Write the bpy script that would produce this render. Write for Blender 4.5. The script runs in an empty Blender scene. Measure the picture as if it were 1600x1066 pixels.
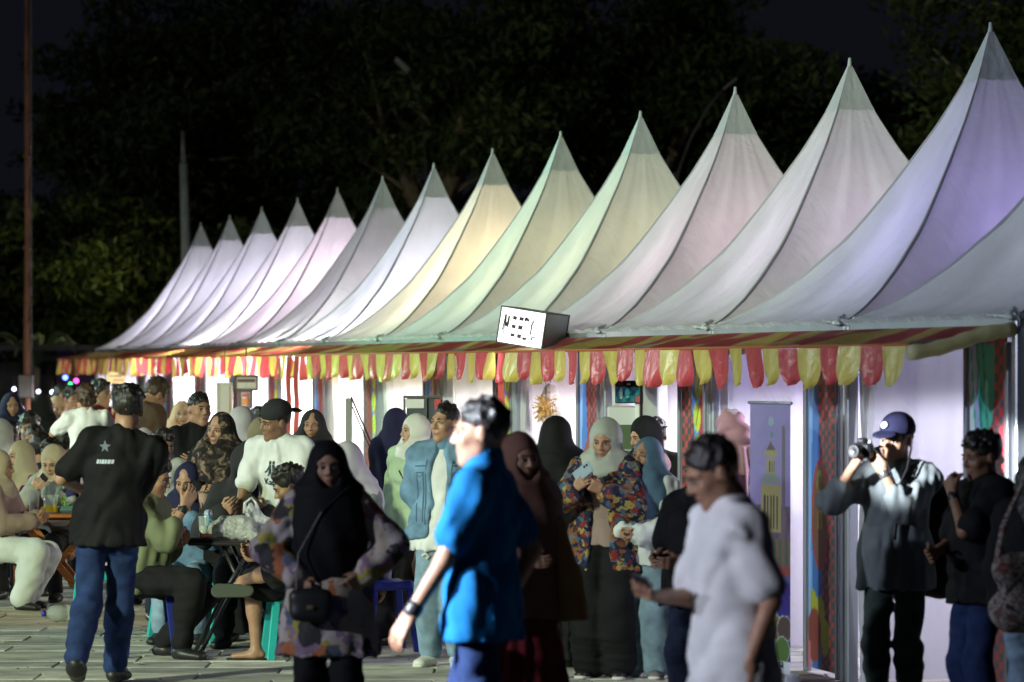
import bpy, math, random
import numpy as np
from mathutils import Vector, Matrix
from mathutils.bvhtree import BVHTree

sc = bpy.context.scene
COL = sc.collection
R = math.radians

# ------------------------------------------------------------------ camera
FPX = 6000.0                      # focal length in photograph pixels (1600 wide)
HC = 1.93                         # eye height
cam_d = bpy.data.cameras.new('camera')
cam_d.sensor_width = 36.0
cam_d.lens = 36.0 * FPX / 1600.0
cam_d.shift_y = 39.0 / 1600.0
cam_d.clip_start = 0.5
cam_d.clip_end = 2000.0
cam_d.dof.use_dof = True
cam_d.dof.focus_distance = 27.5
cam_d.dof.aperture_fstop = 3.2
cam = bpy.data.objects.new('camera', cam_d)
COL.objects.link(cam)
cam.location = (0, 0, HC)
cam.rotation_euler = (R(90), 0, 0)
sc.camera = cam

# ------------------------------------------------------------------ night sky
world = bpy.data.worlds.new('World')
sc.world = world
world.use_nodes = True
wn = world.node_tree
wn.nodes.clear()
wo = wn.nodes.new('ShaderNodeOutputWorld')
wb = wn.nodes.new('ShaderNodeBackground')
wb.inputs[0].default_value = (0.36, 0.38, 0.62, 1)
wb.inputs[1].default_value = 0.0105
wn.links.new(wb.outputs[0], wo.inputs[0])

sc.view_settings.view_transform = 'Standard'
sc.view_settings.look = 'None'
sc.view_settings.exposure = 0.18
sc.view_settings.gamma = 1.0
sc.cycles.max_bounces = 5
sc.cycles.diffuse_bounces = 3
sc.cycles.glossy_bounces = 2
sc.cycles.transmission_bounces = 5
sc.cycles.transparent_max_bounces = 8
sc.cycles.sample_clamp_indirect = 4.0
sc.cycles.caustics_reflective = False
sc.cycles.caustics_refractive = False


# ------------------------------------------------------------------ coordinates
def px(x, y, Z):
    return Vector(((x - 800.0) * Z / FPX, Z, HC - (y - 572.0) * Z / FPX))


TH = math.atan(1375.0 / FPX)
CT, ST = math.cos(TH), math.sin(TH)


def rw(s, p, z):
    """s along the row of tents, p across it (towards its back), z up"""
    return Vector((-s * ST + p * CT, s * CT + p * ST, z))


ROWROT = math.atan2(ST, CT)       # turn that lays local x on +p and local y on +s


def lamp(name, kind, loc, power, color, size=0.1, target=None, angle=60, blend=0.4, sy=None):
    d = bpy.data.lights.new(name, kind)
    d.energy = power
    d.color = color
    if kind == 'SPOT':
        d.spot_size = R(angle)
        d.spot_blend = blend
        d.shadow_soft_size = size
    elif kind == 'AREA':
        d.size = size
        if sy:
            d.shape = 'RECTANGLE'
            d.size_y = sy
    else:
        d.shadow_soft_size = size
    o = bpy.data.objects.new(name, d)
    COL.objects.link(o)
    o.location = loc
    if target is not None:
        v = Vector(target) - Vector(loc)
        o.rotation_euler = v.to_track_quat('-Z', 'Y').to_euler()
    return o


# floodlights of the stage that stands to the left of the plaza, with added fill lights among them
lamp('stage_flood_green', 'SPOT', (-17.0, 44.0, 6.0), 11000, (0.46, 1.0, 0.60), 0.35, rw(35.5, 8, 2.8), 25, 0.8)
lamp('stage_flood_far', 'SPOT', (-18.0, 42.0, 6.5), 6200, (0.72, 0.92, 0.86), 0.35, rw(36, 8, 2.2), 70, 0.6)
lamp('stage_flood_cool', 'SPOT', (-12.0, 11.5, 5.0), 3300, (0.76, 0.82, 1.0), 0.12, (2.6, 22.5, 1.7), 62, 0.5)
lamp('plaza_flood_front', 'SPOT', (-15.0, 8.0, 8.0), 16500, (0.86, 1.0, 0.56), 0.3, (-4.0, 31, 0.9), 46, 0.6)
lamp('tent_wash', 'SPOT', (-26.0, 18.0, 9.0), 7000, (0.72, 0.90, 1.0), 0.5, rw(31, 8.5, 3.4), 56, 0.7)
lamp('tree_fill', 'SPOT', (-34.0, 34.0, 12.0), 3600, (0.92, 1.0, 0.80), 1.0, (-2, 78, 8), 60, 0.8)  # fill spot added to lift the trees out of the dark
lamp('left_tree_fill', 'POINT', (-7.3, 67.0, 3.4), 18, (1.0, 1.0, 0.45), 0.2)  # local point light added beside the left tree to brighten its leaves
lamp('beam_polo', 'SPOT', (-9.5, 13.6, 4.4), 26000, (0.80, 0.88, 1.0), 0.05, (-0.35, 15.4, 1.35), 10, 0.35)
lamp('beam_camera', 'SPOT', (-8.5, 13.0, 3.8), 40000, (0.90, 0.97, 1.0), 0.05, (1.90, 20.2, 1.50), 2.7, 0.5)
lamp('white_tee_fill', 'SPOT', (-11.0, 6.5, 5.0), 4000, (0.82, 0.84, 1.0), 0.1, (0.75, 14.0, 1.2), 11, 0.7)  # extra spot added to brighten the man in the white tee


# ------------------------------------------------------------------ mesh helpers
def mesh_np(name, V, F, mats=(), mi=None, smooth=True):
    """V (n,3) array, F (m,k) array or list of faces"""
    me = bpy.data.meshes.new(name)
    if isinstance(F, np.ndarray) and F.ndim == 2:
        n, k = F.shape
        me.vertices.add(len(V))
        me.vertices.foreach_set('co', np.asarray(V, dtype=np.float32).ravel())
        me.loops.add(n * k)
        me.loops.foreach_set('vertex_index', F.astype(np.int32).ravel())
        me.polygons.add(n)
        me.polygons.foreach_set('loop_start', np.arange(0, n * k, k, dtype=np.int32))
        if mi is not None:
            me.polygons.foreach_set('material_index', np.asarray(mi, dtype=np.int32))
        me.update(calc_edges=True)
    else:
        me.from_pydata([tuple(v) for v in V], [], [tuple(f) for f in F])
        if mi is not None:
            me.polygons.foreach_set('material_index', np.asarray(mi, dtype=np.int32))
        me.update()
    for m in mats:
        me.materials.append(m)
    if smooth:
        me.polygons.foreach_set('use_smooth', np.ones(len(me.polygons), dtype=bool))
    return me


def link(name, me, parent=None, loc=None, rotz=None, kind=None, label=None):
    o = bpy.data.objects.new(name, me)
    COL.objects.link(o)
    if parent is not None:
        o.parent = parent
    if loc is not None:
        o.location = loc
    if rotz is not None:
        o.rotation_euler = (0, 0, rotz)
    if kind:
        o['kind'] = kind
    if label:
        o['label'] = label
    return o


def thing(name, label, cat, loc=(0, 0, 0), rotz=0, group=None, me=None):
    o = bpy.data.objects.new(name, me)
    COL.objects.link(o)
    o.location = loc
    o.rotation_euler = (0, 0, rotz)
    o['label'] = label
    o['category'] = cat
    if group:
        o['group'] = group
    return o


class MB:
    """collects primitive shapes into one mesh"""
    def __init__(self):
        self.v, self.f, self.m = [], [], []

    def add(self, vs, fs, mi=0):
        b = len(self.v)
        self.v += [tuple(v) for v in vs]
        self.f += [tuple(i + b for i in f) for f in fs]
        self.m += [mi] * len(fs)
        return self

    def box(self, c, s, rot=None, mi=0, bev=0.0):
        cx, cy, cz = c
        hx, hy, hz = s[0] / 2, s[1] / 2, s[2] / 2
        b = min(bev, hx * .9, hy * .9, hz * .9)
        if b <= 0:
            vs = [Vector((x, y, z)) for x in (-hx, hx) for y in (-hy, hy) for z in (-hz, hz)]
            fs = [(0, 1, 3, 2), (4, 6, 7, 5), (0, 4, 5, 1), (2, 3, 7, 6), (0, 2, 6, 4), (1, 5, 7, 3)]
        else:
            vs, fs, idx = [], [], {}
            for sx in (-1, 1):
                for sy in (-1, 1):
                    for sz in (-1, 1):
                        for a in range(3):
                            h = [hx - b, hy - b, hz - b]
                            h[a] += b
                            idx[(sx, sy, sz, a)] = len(vs)
                            vs.append(Vector((sx * h[0], sy * h[1], sz * h[2])))
            def q(*ks):
                p = [idx[k] for k in ks]
                n = (vs[p[1]] - vs[p[0]]).cross(vs[p[2]] - vs[p[0]])
                m = sum((vs[i] for i in p), Vector()) / len(p)
                fs.append(tuple(p) if n.dot(m) > 0 else tuple(reversed(p)))
            for s1 in (-1, 1):
                q((s1, -1, -1, 0), (s1, 1, -1, 0), (s1, 1, 1, 0), (s1, -1, 1, 0))
                q((-1, s1, -1, 1), (1, s1, -1, 1), (1, s1, 1, 1), (-1, s1, 1, 1))
                q((-1, -1, s1, 2), (1, -1, s1, 2), (1, 1, s1, 2), (-1, 1, s1, 2))
                for s2 in (-1, 1):
                    q((s1, s2, -1, 0), (s1, s2, 1, 0), (s1, s2, 1, 1), (s1, s2, -1, 1))
                    q((s1, -1, s2, 0), (s1, 1, s2, 0), (s1, 1, s2, 2), (s1, -1, s2, 2))
                    q((-1, s1, s2, 1), (1, s1, s2, 1), (1, s1, s2, 2), (-1, s1, s2, 2))
                    for s3 in (-1, 1):
                        q((s1, s2, s3, 0), (s1, s2, s3, 1), (s1, s2, s3, 2))
        if rot is not None:
            vs = [rot @ v for v in vs]
        self.add([(v.x + cx, v.y + cy, v.z + cz) for v in vs], fs, mi)
        return self

    def bar(self, a, b, w, h, mi=0, bev=0.003, up=(0, 0, 1)):
        a, b = Vector(a), Vector(b)
        d = (b - a)
        L = d.length
        d.normalize()
        up = Vector(up)
        if abs(d.dot(up)) > .98:
            up = Vector((0, 1, 0))
        x = d.cross(up).normalized()
        z = x.cross(d)
        rot = Matrix((x, d, z)).transposed()
        return self.box((a + b) / 2, (w, L, h), rot, mi, bev)

    def tube(self, pts, rad, n=10, mi=0, cap=True):
        pts = [Vector(p) for p in pts]
        if not hasattr(rad, '__len__'):
            rad = [rad] * len(pts)
        vs, fs = [], []
        prev = None
        for i, p in enumerate(pts):
            d = (pts[min(i + 1, len(pts) - 1)] - pts[max(i - 1, 0)]).normalized()
            if prev is None:
                u = Vector((0, 0, 1)) if abs(d.z) < .9 else Vector((1, 0, 0))
                x = d.cross(u).normalized()
            else:
                x = (prev - d * prev.dot(d)).normalized()
            prev = x
            y = d.cross(x)
            for k in range(n):
                a = 2 * math.pi * k / n
                vs.append(p + (x * math.cos(a) + y * math.sin(a)) * rad[i])
        for i in range(len(pts) - 1):
            for k in range(n):
                k2 = (k + 1) % n
                fs.append((i * n + k, i * n + k2, (i + 1) * n + k2, (i + 1) * n + k))
        if cap:
            fs.append(tuple(reversed(range(n))))
            fs.append(tuple((len(pts) - 1) * n + k for k in range(n)))
        return self.add(vs, fs, mi)

    def lathe(self, prof, c=(0, 0, 0), n=20, mi=0, cap=True):
        vs, fs = [], []
        for r, z in prof:
            for k in range(n):
                a = 2 * math.pi * k / n
                vs.append((c[0] + r * math.cos(a), c[1] + r * math.sin(a), c[2] + z))
        for i in range(len(prof) - 1):
            for k in range(n):
                k2 = (k + 1) % n
                fs.append((i * n + k, i * n + k2, (i + 1) * n + k2, (i + 1) * n + k))
        if cap:
            fs.append(tuple(reversed(range(n))))
            fs.append(tuple((len(prof) - 1) * n + k for k in range(n)))
        return self.add(vs, fs, mi)

    def me(self, name, mats, smooth=False):
        return mesh_np(name, self.v, self.f, mats, self.m, smooth)

    def obj(self, name, mats, parent=None, smooth=False, **kw):
        if not isinstance(mats, (list, tuple)):
            mats = [mats]
        return link(name, self.me(name, mats, smooth), parent, **kw)


# ------------------------------------------------------------------ materials
_mc = {}


def mat(name, color=(.5, .5, .5), rough=.6, metal=0, bump=0, bscale=40, var=0, vscale=6, spec=.5,
        transl=0, emit=0, ecol=None, alpha=1, trans=0, coat=0, wr=0, wscale=9, attr=None, ior=1.45, sheen=0, ridged=False,
        palette=None, pscale=14, ptype='noise', stretch=None, tint=None):
    key = name
    if key in _mc:
        return _mc[key]
    m = bpy.data.materials.new(name)
    m.use_nodes = True
    nt = m.node_tree
    N, L = nt.nodes, nt.links
    b = N['Principled BSDF']
    out = N['Material Output']
    tc = N.new('ShaderNodeTexCoord')
    src = tc.outputs['Object']
    if stretch:
        mp = N.new('ShaderNodeMapping')
        mp.inputs['Scale'].default_value = stretch
        L.new(src, mp.inputs[0])
        src = mp.outputs[0]
    csock = None
    rgb = N.new('ShaderNodeRGB')
    rgb.outputs[0].default_value = (*color, 1)
    csock = rgb.outputs[0]
    if attr:
        at = N.new('ShaderNodeAttribute')
        at.attribute_name = attr
        csock = at.outputs['Color']
    if palette:
        if ptype == 'noise':
            t = N.new('ShaderNodeTexNoise')
            t.inputs['Scale'].default_value = pscale
            t.inputs['Detail'].default_value = 2
            t.inputs['Distortion'].default_value = 1.2
            fac = t.outputs['Fac']
        elif ptype == 'voronoi':
            t = N.new('ShaderNodeTexVoronoi')
            t.inputs['Scale'].default_value = pscale
            sep = N.new('ShaderNodeSeparateColor')
            L.new(t.outputs['Color'], sep.inputs[0])
            tn = N.new('ShaderNodeTexNoise')
            tn.inputs['Scale'].default_value = pscale * .9
            L.new(src, tn.inputs['Vector'])
            vs_ = N.new('ShaderNodeVectorMath')
            vs_.operation = 'MULTIPLY_ADD'
            vs_.inputs[1].default_value = (2.6 / pscale,) * 3
            L.new(tn.outputs['Color'], vs_.inputs[0])
            L.new(src, vs_.inputs[2])
            src = vs_.outputs[0]
            fac = sep.outputs[0]
        elif ptype == 'plaid':
            t = N.new('ShaderNodeTexChecker')
            t.inputs['Scale'].default_value = pscale
            fac = t.outputs['Fac']
            t2 = N.new('ShaderNodeTexNoise')
            t2.inputs['Scale'].default_value = pscale * .8
            mx = N.new('ShaderNodeMath')
            mx.operation = 'MULTIPLY_ADD'
            mx.inputs[1].default_value = .45
            L.new(fac, mx.inputs[0])
            L.new(t2.outputs['Fac'], mx.inputs[2])
            fac = mx.outputs[0]
        elif ptype == 'stripe':
            t = N.new('ShaderNodeTexWave')
            t.inputs['Scale'].default_value = pscale
            t.inputs['Distortion'].default_value = .4
            fac = t.outputs['Fac']
        L.new(src, t.inputs['Vector'])
        cr = N.new('ShaderNodeValToRGB')
        cr.color_ramp.interpolation = 'LINEAR' if ptype == 'noise' else 'CONSTANT'
        el = cr.color_ramp.elements
        n = len(palette)
        lo, hi = (.33, .67) if ptype == 'noise' else (0, 1)
        while len(el) < n:
            el.new(.5)
        for i, c in enumerate(palette):
            el[i].position = lo + (hi - lo) * i / (n if ptype != 'noise' else max(n - 1, 1))
            el[i].color = (*c, 1)
        L.new(fac, cr.inputs[0])
        csock = cr.outputs[0]
    if var:
        t = N.new('ShaderNodeTexNoise')
        t.inputs['Scale'].default_value = vscale
        t.inputs['Detail'].default_value = 5
        L.new(src, t.inputs['Vector'])
        mr = N.new('ShaderNodeMapRange')
        mr.inputs[1].default_value = .3
        mr.inputs[2].default_value = .7
        mr.inputs[3].default_value = 1 - var
        mr.inputs[4].default_value = 1 + var
        L.new(t.outputs['Fac'], mr.inputs[0])
        vm = N.new('ShaderNodeVectorMath')
        vm.operation = 'SCALE'
        L.new(csock, vm.inputs[0])
        L.new(mr.outputs[0], vm.inputs['Scale'])
        csock = vm.outputs[0]
    L.new(csock, b.inputs['Base Color'])
    b.inputs['Roughness'].default_value = rough
    b.inputs['Metallic'].default_value = metal
    b.inputs['Specular IOR Level'].default_value = spec
    b.inputs['Coat Weight'].default_value = coat
    b.inputs['Alpha'].default_value = alpha
    b.inputs['IOR'].default_value = ior
    b.inputs['Transmission Weight'].default_value = trans
    if sheen:
        b.inputs['Sheen Weight'].default_value = sheen
    nsock = None
    if wr:
        t = N.new('ShaderNodeTexNoise')
        if ridged:
            t.noise_type = 'RIDGED_MULTIFRACTAL'
        t.inputs['Scale'].default_value = wscale
        t.inputs['Detail'].default_value = 2 if ridged else 3
        t.inputs['Distortion'].default_value = .6 if ridged else 1.5
        L.new(src, t.inputs['Vector'])
        bp = N.new('ShaderNodeBump')
        bp.inputs['Strength'].default_value = wr
        bp.inputs['Distance'].default_value = .06 if ridged else .03
        L.new(t.outputs['Fac'], bp.inputs['Height'])
        nsock = bp.outputs[0]
    if bump:
        t = N.new('ShaderNodeTexNoise')
        t.inputs['Scale'].default_value = bscale
        t.inputs['Detail'].default_value = 4
        L.new(src, t.inputs['Vector'])
        bp = N.new('ShaderNodeBump')
        bp.inputs['Strength'].default_value = bump
        bp.inputs['Distance'].default_value = .01
        L.new(t.outputs['Fac'], bp.inputs['Height'])
        if nsock:
            L.new(nsock, bp.inputs['Normal'])
        nsock = bp.outputs[0]
    if nsock:
        L.new(nsock, b.inputs['Normal'])
    if emit:
        b.inputs['Emission Color'].default_value = (*(ecol or color), 1)
        b.inputs['Emission Strength'].default_value = emit
    if transl:
        tr = N.new('ShaderNodeBsdfTranslucent')
        if tint:
            tr.inputs[0].default_value = (*tint, 1)
        else:
            L.new(csock, tr.inputs[0])
        if nsock:
            L.new(nsock, tr.inputs['Normal'])
        mx = N.new('ShaderNodeMixShader')
        mx.inputs[0].default_value = transl
        L.new(b.outputs[0], mx.inputs[1])
        L.new(tr.outputs[0], mx.inputs[2])
        L.new(mx.outputs[0], out.inputs[0])
    _mc[key] = m
    return m


SKIN = [mat('skin_light', (.47, .29, .20), .5, var=.10, vscale=30, bump=.12, bscale=120),
        mat('skin_mid', (.36, .20, .125), .5, var=.10, vscale=30, bump=.12, bscale=120),
        mat('skin_dark', (.25, .135, .08), .5, var=.10, vscale=30, bump=.12, bscale=120)]
M_EYE = mat('eye_white', (.34, .32, .30), .35)
M_IRIS = mat('iris_dark', (.012, .008, .006), .15)
M_LIP = mat('lips', (.30, .12, .10), .45)
M_BROW = mat('brow_hair', (.018, .012, .010), .8)
M_HAIR = mat('hair_black', (.014, .011, .010), .42, bump=.9, bscale=90, stretch=(1, 1, .25), spec=.6)
M_HAIRB = mat('hair_brown', (.05, .028, .016), .45, bump=.9, bscale=90, stretch=(1, 1, .25), spec=.6)


def cloth(name, color, rough=.85, wr=.6, **kw):
    kw.setdefault('var', .12)
    kw.setdefault('bump', .25)
    kw.setdefault('bscale', 160)
    return mat('cloth_' + name, color, rough, wr=wr, wscale=4.2, spec=.16, ridged=True, **kw)


# ------------------------------------------------------------------ SDF meshing
def surface_nets(D, o, h):
    S = (D < 0)
    nx, ny, nz = D.shape
    c = np.zeros((nx - 1, ny - 1, nz - 1), dtype=np.int8)
    for i in (0, 1):
        for j in (0, 1):
            for k in (0, 1):
                c += S[i:nx - 1 + i, j:ny - 1 + j, k:nz - 1 + k]
    act = (c > 0) & (c < 8)
    I = np.argwhere(act)
    idx = np.full(act.shape, -1, dtype=np.int64)
    idx[act] = np.arange(len(I))
    pos = np.zeros((len(I), 3), dtype=np.float64)
    cnt = np.zeros(len(I))
    corners = [(i, j, k) for i in (0, 1) for j in (0, 1) for k in (0, 1)]
    x, y, z = I[:, 0], I[:, 1], I[:, 2]
    vals = {q: D[x + q[0], y + q[1], z + q[2]] for q in corners}
    for a in corners:
        for ax in range(3):
            if a[ax]:
                continue
            b = list(a)
            b[ax] = 1
            b = tuple(b)
            va, vb = vals[a], vals[b]
            m = (va < 0) != (vb < 0)
            t = np.zeros(len(va))
            t[m] = va[m] / (va[m] - vb[m])
            p = np.zeros((len(va), 3))
            for q in range(3):
                p[:, q] = a[q] + (t if q == ax else 0)
            pos[m] += p[m]
            cnt[m] += 1
    pos /= np.maximum(cnt, 1)[:, None]
    V = (I + pos) * h + o
    F = []
    for ax in range(3):
        sl0 = [slice(1, -1)] * 3
        sl1 = [slice(1, -1)] * 3
        sl0[ax] = slice(0, -1)
        sl1[ax] = slice(1, None)
        A, B = S[tuple(sl0)], S[tuple(sl1)]
        for flip in (False, True):
            m = (A & ~B) if not flip else (~A & B)
            E = np.argwhere(m)
            if not len(E):
                continue
            off = np.ones(3, dtype=int)
            off[ax] = 0
            E = E + off
            u, v = [(1, 2), (2, 0), (0, 1)][ax]
            def cell(du, dv):
                q = E.copy()
                q[:, u] += du
                q[:, v] += dv
                return idx[q[:, 0], q[:, 1], q[:, 2]]
            Q = np.stack([cell(-1, -1), cell(0, -1), cell(0, 0), cell(-1, 0)], axis=1)
            if flip:
                Q = Q[:, ::-1]
            F.append(Q)
    F = np.concatenate(F) if F else np.zeros((0, 4), int)
    F = F[(F >= 0).all(1)]
    return V, F


def smooth_mesh(V, F, it=1, lam=.5):
    n = len(V)
    for _ in range(it):
        acc = np.zeros_like(V)
        cnt = np.zeros(n)
        for a in range(4):
            b = (a + 1) % 4
            np.add.at(acc, F[:, a], V[F[:, b]])
            np.add.at(acc, F[:, b], V[F[:, a]])
            np.add.at(cnt, F[:, a], 1)
            np.add.at(cnt, F[:, b], 1)
        V = V + lam * (acc / np.maximum(cnt, 1)[:, None] - V)
    return V


def cone(a, b, ra, rb, k=.03, L=None, kl=1.0):
    return ('c', np.array(a, float), np.array(b, float), ra, rb, k, None if L is None else np.array(L, float), kl)


def ell(c, r, k=.03, M=None, sub=False):
    return ('e', np.array(c, float), np.array(r, float), np.eye(3) if M is None else np.array(M, float), k, sub)


def plane(p, n, sub=True):
    """keeps the side the normal points away from"""
    return ('p', np.array(p, float), np.array(n, float) / np.linalg.norm(n))


def _noise(P, seed, f):
    r = np.random.RandomState(seed)
    out = 0
    for i in range(4):
        k = r.randn(3)
        k *= f * (0.7 + .6 * r.rand()) / np.linalg.norm(k)
        k2 = r.randn(3)
        k2 *= f * .45 / np.linalg.norm(k2)
        out = out + np.sin(P @ k + 1.8 * np.sin(P @ k2 + r.rand() * 6) + r.rand() * 6)
    return out / 2.5


def _crease(P, seed, f):
    r = np.random.RandomState(seed)
    out = 0
    for i in range(3):
        k = r.randn(3)
        k *= f * (0.5 + .7 * r.rand()) / np.linalg.norm(k)
        k2 = r.randn(3)
        k2 *= f * .4 / np.linalg.norm(k2)
        out = out + (1 - 2 * np.abs(np.sin(P @ k + 1.6 * np.sin(P @ k2 + r.rand() * 6) + r.rand() * 6)))
    return out / 2.2


def sdf_mesh(prims, h, amp=0, nf=28, seed=1, smooth=1, inflate=0, fold=None, crease=False):
    lo = np.full(3, 1e9)
    hi = -lo
    for q in prims:
        if q[0] == 'c' and len(q) < 9:
            r = max(q[3], q[4]) * max(1, q[7]) + inflate
            lo = np.minimum(lo, np.minimum(q[1], q[2]) - r)
            hi = np.maximum(hi, np.maximum(q[1], q[2]) + r)
        elif q[0] == 'e' and not q[5]:
            r = q[2].max() + inflate
            lo = np.minimum(lo, q[1] - r)
            hi = np.maximum(hi, q[1] + r)
    lo -= .03
    hi += .03
    n = np.ceil((hi - lo) / h).astype(int) + 2
    ax = [lo[i] + h * np.arange(n[i]) for i in range(3)]
    D = np.full(n, 1.0, dtype=np.float64)
    for q in prims:
        if q[0] == 'p':
            d = ((ax[0][:, None, None] - q[1][0]) * q[2][0] + (ax[1][None, :, None] - q[1][1]) * q[2][1] +
                 (ax[2][None, None, :] - q[1][2]) * q[2][2])
            D = np.maximum(D, d)
            continue
        if q[0] == 'c':
            r = max(q[3], q[4]) * max(1, q[7]) + inflate
            l0, h0 = np.minimum(q[1], q[2]) - r, np.maximum(q[1], q[2]) + r
            k = q[5]
        else:
            r = q[2].max() + inflate
            l0, h0 = q[1] - r, q[1] + r
            k = q[4]
        mg = k + 2.5 * h
        i0 = np.clip(np.floor((l0 - mg - lo) / h).astype(int), 0, n)
        i1 = np.clip(np.ceil((h0 + mg - lo) / h).astype(int) + 1, 0, n)
        if (i1 <= i0).any():
            continue
        sl = tuple(slice(i0[i], i1[i]) for i in range(3))
        X, Y, Z = np.meshgrid(*[ax[i][sl[i]] for i in range(3)], indexing='ij', sparse=False)
        P = np.stack([X, Y, Z], -1)
        if q[0] == 'c':
            a, b, ra, rb, k, Lv, kl = q[1:8]
            if Lv is not None and kl != 1:
                Lv = Lv / np.linalg.norm(Lv)
                def sq(p):
                    return p - Lv * ((p @ Lv) * (1 - 1 / kl))[..., None]
                P2, a2, b2 = sq(P), sq(a[None])[0], sq(b[None])[0]
            else:
                P2, a2, b2 = P, a, b
            ab = b2 - a2
            t = np.clip(((P2 - a2) @ ab) / max(ab @ ab, 1e-9), 0, 1)
            d = np.linalg.norm(P2 - a2 - t[..., None] * ab, axis=-1) - (ra + (rb - ra) * t) - inflate
        else:
            c, rr, M, k, sub = q[1:]
            rr = rr + (0 if sub else inflate)
            Q = (P - c) @ M
            kn = np.linalg.norm(Q / rr, axis=-1)
            kd = np.linalg.norm(Q / (rr * rr), axis=-1)
            d = kn * (kn - 1) / np.maximum(kd, 1e-6)
            if sub:
                e = D[sl]
                hh = np.clip(.5 + .5 * (-d - e) / k, 0, 1)
                D[sl] = e * (1 - hh) + (-d) * hh + k * hh * (1 - hh)
                continue
        e = D[sl]
        if q[0] == 'c' and len(q) > 8:
            hh = np.clip(.5 + .5 * (-d - e) / k, 0, 1)
            D[sl] = e * (1 - hh) + (-d) * hh + k * hh * (1 - hh)
            continue
        hh = np.clip(.5 + .5 * (e - d) / k, 0, 1)
        D[sl] = np.where(e > .5, d, e * (1 - hh) + d * hh - k * hh * (1 - hh))
    if amp or fold:
        m = np.abs(D) < amp * 3 + 2.5 * h
        I = np.argwhere(m)
        P = I * h + lo
        dd = np.zeros(len(I))
        if amp:
            if crease:
                sc3 = np.array([1, 1, .38]) if crease == 'v' else np.array([.45, .45, 1.0])
                m2 = np.clip(.5 + .9 * _noise(P, seed + 5, 9), 0, 1)
                dd += amp * (.55 * _crease(P, seed, nf) + .62 * _crease(P * sc3, seed + 3, 52) * m2)
            else:
                dd += amp * _noise(P, seed, nf)
        if fold:
            dd += fold(P)
        D[m] += dd
    D[0] = D[-1] = 1
    D[:, 0] = D[:, -1] = 1
    D[:, :, 0] = D[:, :, -1] = 1
    V, F = surface_nets(D, lo, h)
    if smooth:
        V = smooth_mesh(V, F, smooth)
    return V, F

# ------------------------------------------------------------------ people
def rotm(x=0, y=0, z=0):
    return np.array(Matrix.Rotation(R(z), 3, 'Z') @ Matrix.Rotation(R(y), 3, 'Y') @ Matrix.Rotation(R(x), 3, 'X'))


def head_template(fem, h=.0075):
    w = .94 if fem else 1.0
    pr = [ell((0, .018, .035), (.074 * w, .092, .088), .02),
          ell((0, -.022, -.03), (.062 * w, .066, .082), .03),
          cone((.04 * w, -.005, -.065), (.008, -.062, -.098), .024, .020 if not fem else .016, .025),
          cone((-.04 * w, -.005, -.065), (-.008, -.062, -.098), .024, .020 if not fem else .016, .025),
          ell((.04 * w, -.058, -.022), (.022, .02, .02), .02), ell((-.04 * w, -.058, -.022), (.022, .02, .02), .02),
          cone((.012, -.080, .026), (.045, -.066, .024), .010, .010, .016), cone((-.012, -.080, .026), (-.045, -.066, .024), .010, .010, .016),
          ell((.031, -.096, .004), (.019, .016, .0115), .012, sub=True), ell((-.031, -.096, .004), (.019, .016, .0115), .012, sub=True),
          cone((0, -.083, .016), (0, -.104, -.024), .007, .0115, .010),
          ell((.013, -.092, -.028), (.009, .010, .008), .006), ell((-.013, -.092, -.028), (.009, .010, .008), .006),
          ell((0, -.082, -.056), (.024, .012, .0075), .008), ell((0, -.080, -.068), (.019, .012, .007), .007),
          ell((.077 * w, .012, -.004), (.009, .019, .030), .008), ell((-.077 * w, .012, -.004), (.009, .019, .030), .008),
          cone((0, .022, -.07), (0, .035, -.185), .050 * w, .055 * w, .03)]
    V, F = sdf_mesh(pr, h, smooth=1)
    c = V[F].mean(1)
    mi = np.zeros(len(F), int)
    lip = (np.abs(c[:, 0]) < .021) & (np.abs(c[:, 2] + .061) < .0095 - np.abs(c[:, 0]) * .2) & (c[:, 1] < -.084)
    mi[lip] = 3
    chunks = [(V, F, mi)]
    def sph(cn, r, m, nu=10, nv=7):
        vs, fs = [], []
        for i in range(nv + 1):
            t = math.pi * i / nv
            for j in range(nu):
                a = 2 * math.pi * j / nu
                vs.append((cn[0] + r[0] * math.sin(t) * math.cos(a), cn[1] + r[1] * math.sin(t) * math.sin(a), cn[2] + r[2] * math.cos(t)))
        for i in range(nv):
            for j in range(nu):
                fs.append((i * nu + j, (i + 1) * nu + j, (i + 1) * nu + (j + 1) % nu, i * nu + (j + 1) % nu))
        chunks.append((np.array(vs), np.array(fs), np.full(len(fs), m)))
    for s in (-1, 1):
        sph((s * .031, -.0795, .002), (.0155, .0075, .0062), 1)
        sph((s * .031, -.0835, .002), (.0062, .0052, .0060), 2)
        # upper lid line and brow
        for (z0, z1, z2, t, m, yy) in ((.0085, .0105, .005, .0022, 2, -.086), (.024, .029, .023, .0034 if not fem else .0024, 4, -.0915)):
            pts = [(s * .013, yy - .001, z0), (s * .030, yy - .002, z1), (s * .047, yy + .013, z2)]
            mb = MB().tube(pts, [t * .8, t, t * .6], 6)
            f4 = np.array([f for f in mb.f if len(f) == 4])
            chunks.append((np.array(mb.v), f4, np.full(len(f4), m)))
    return chunks


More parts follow.
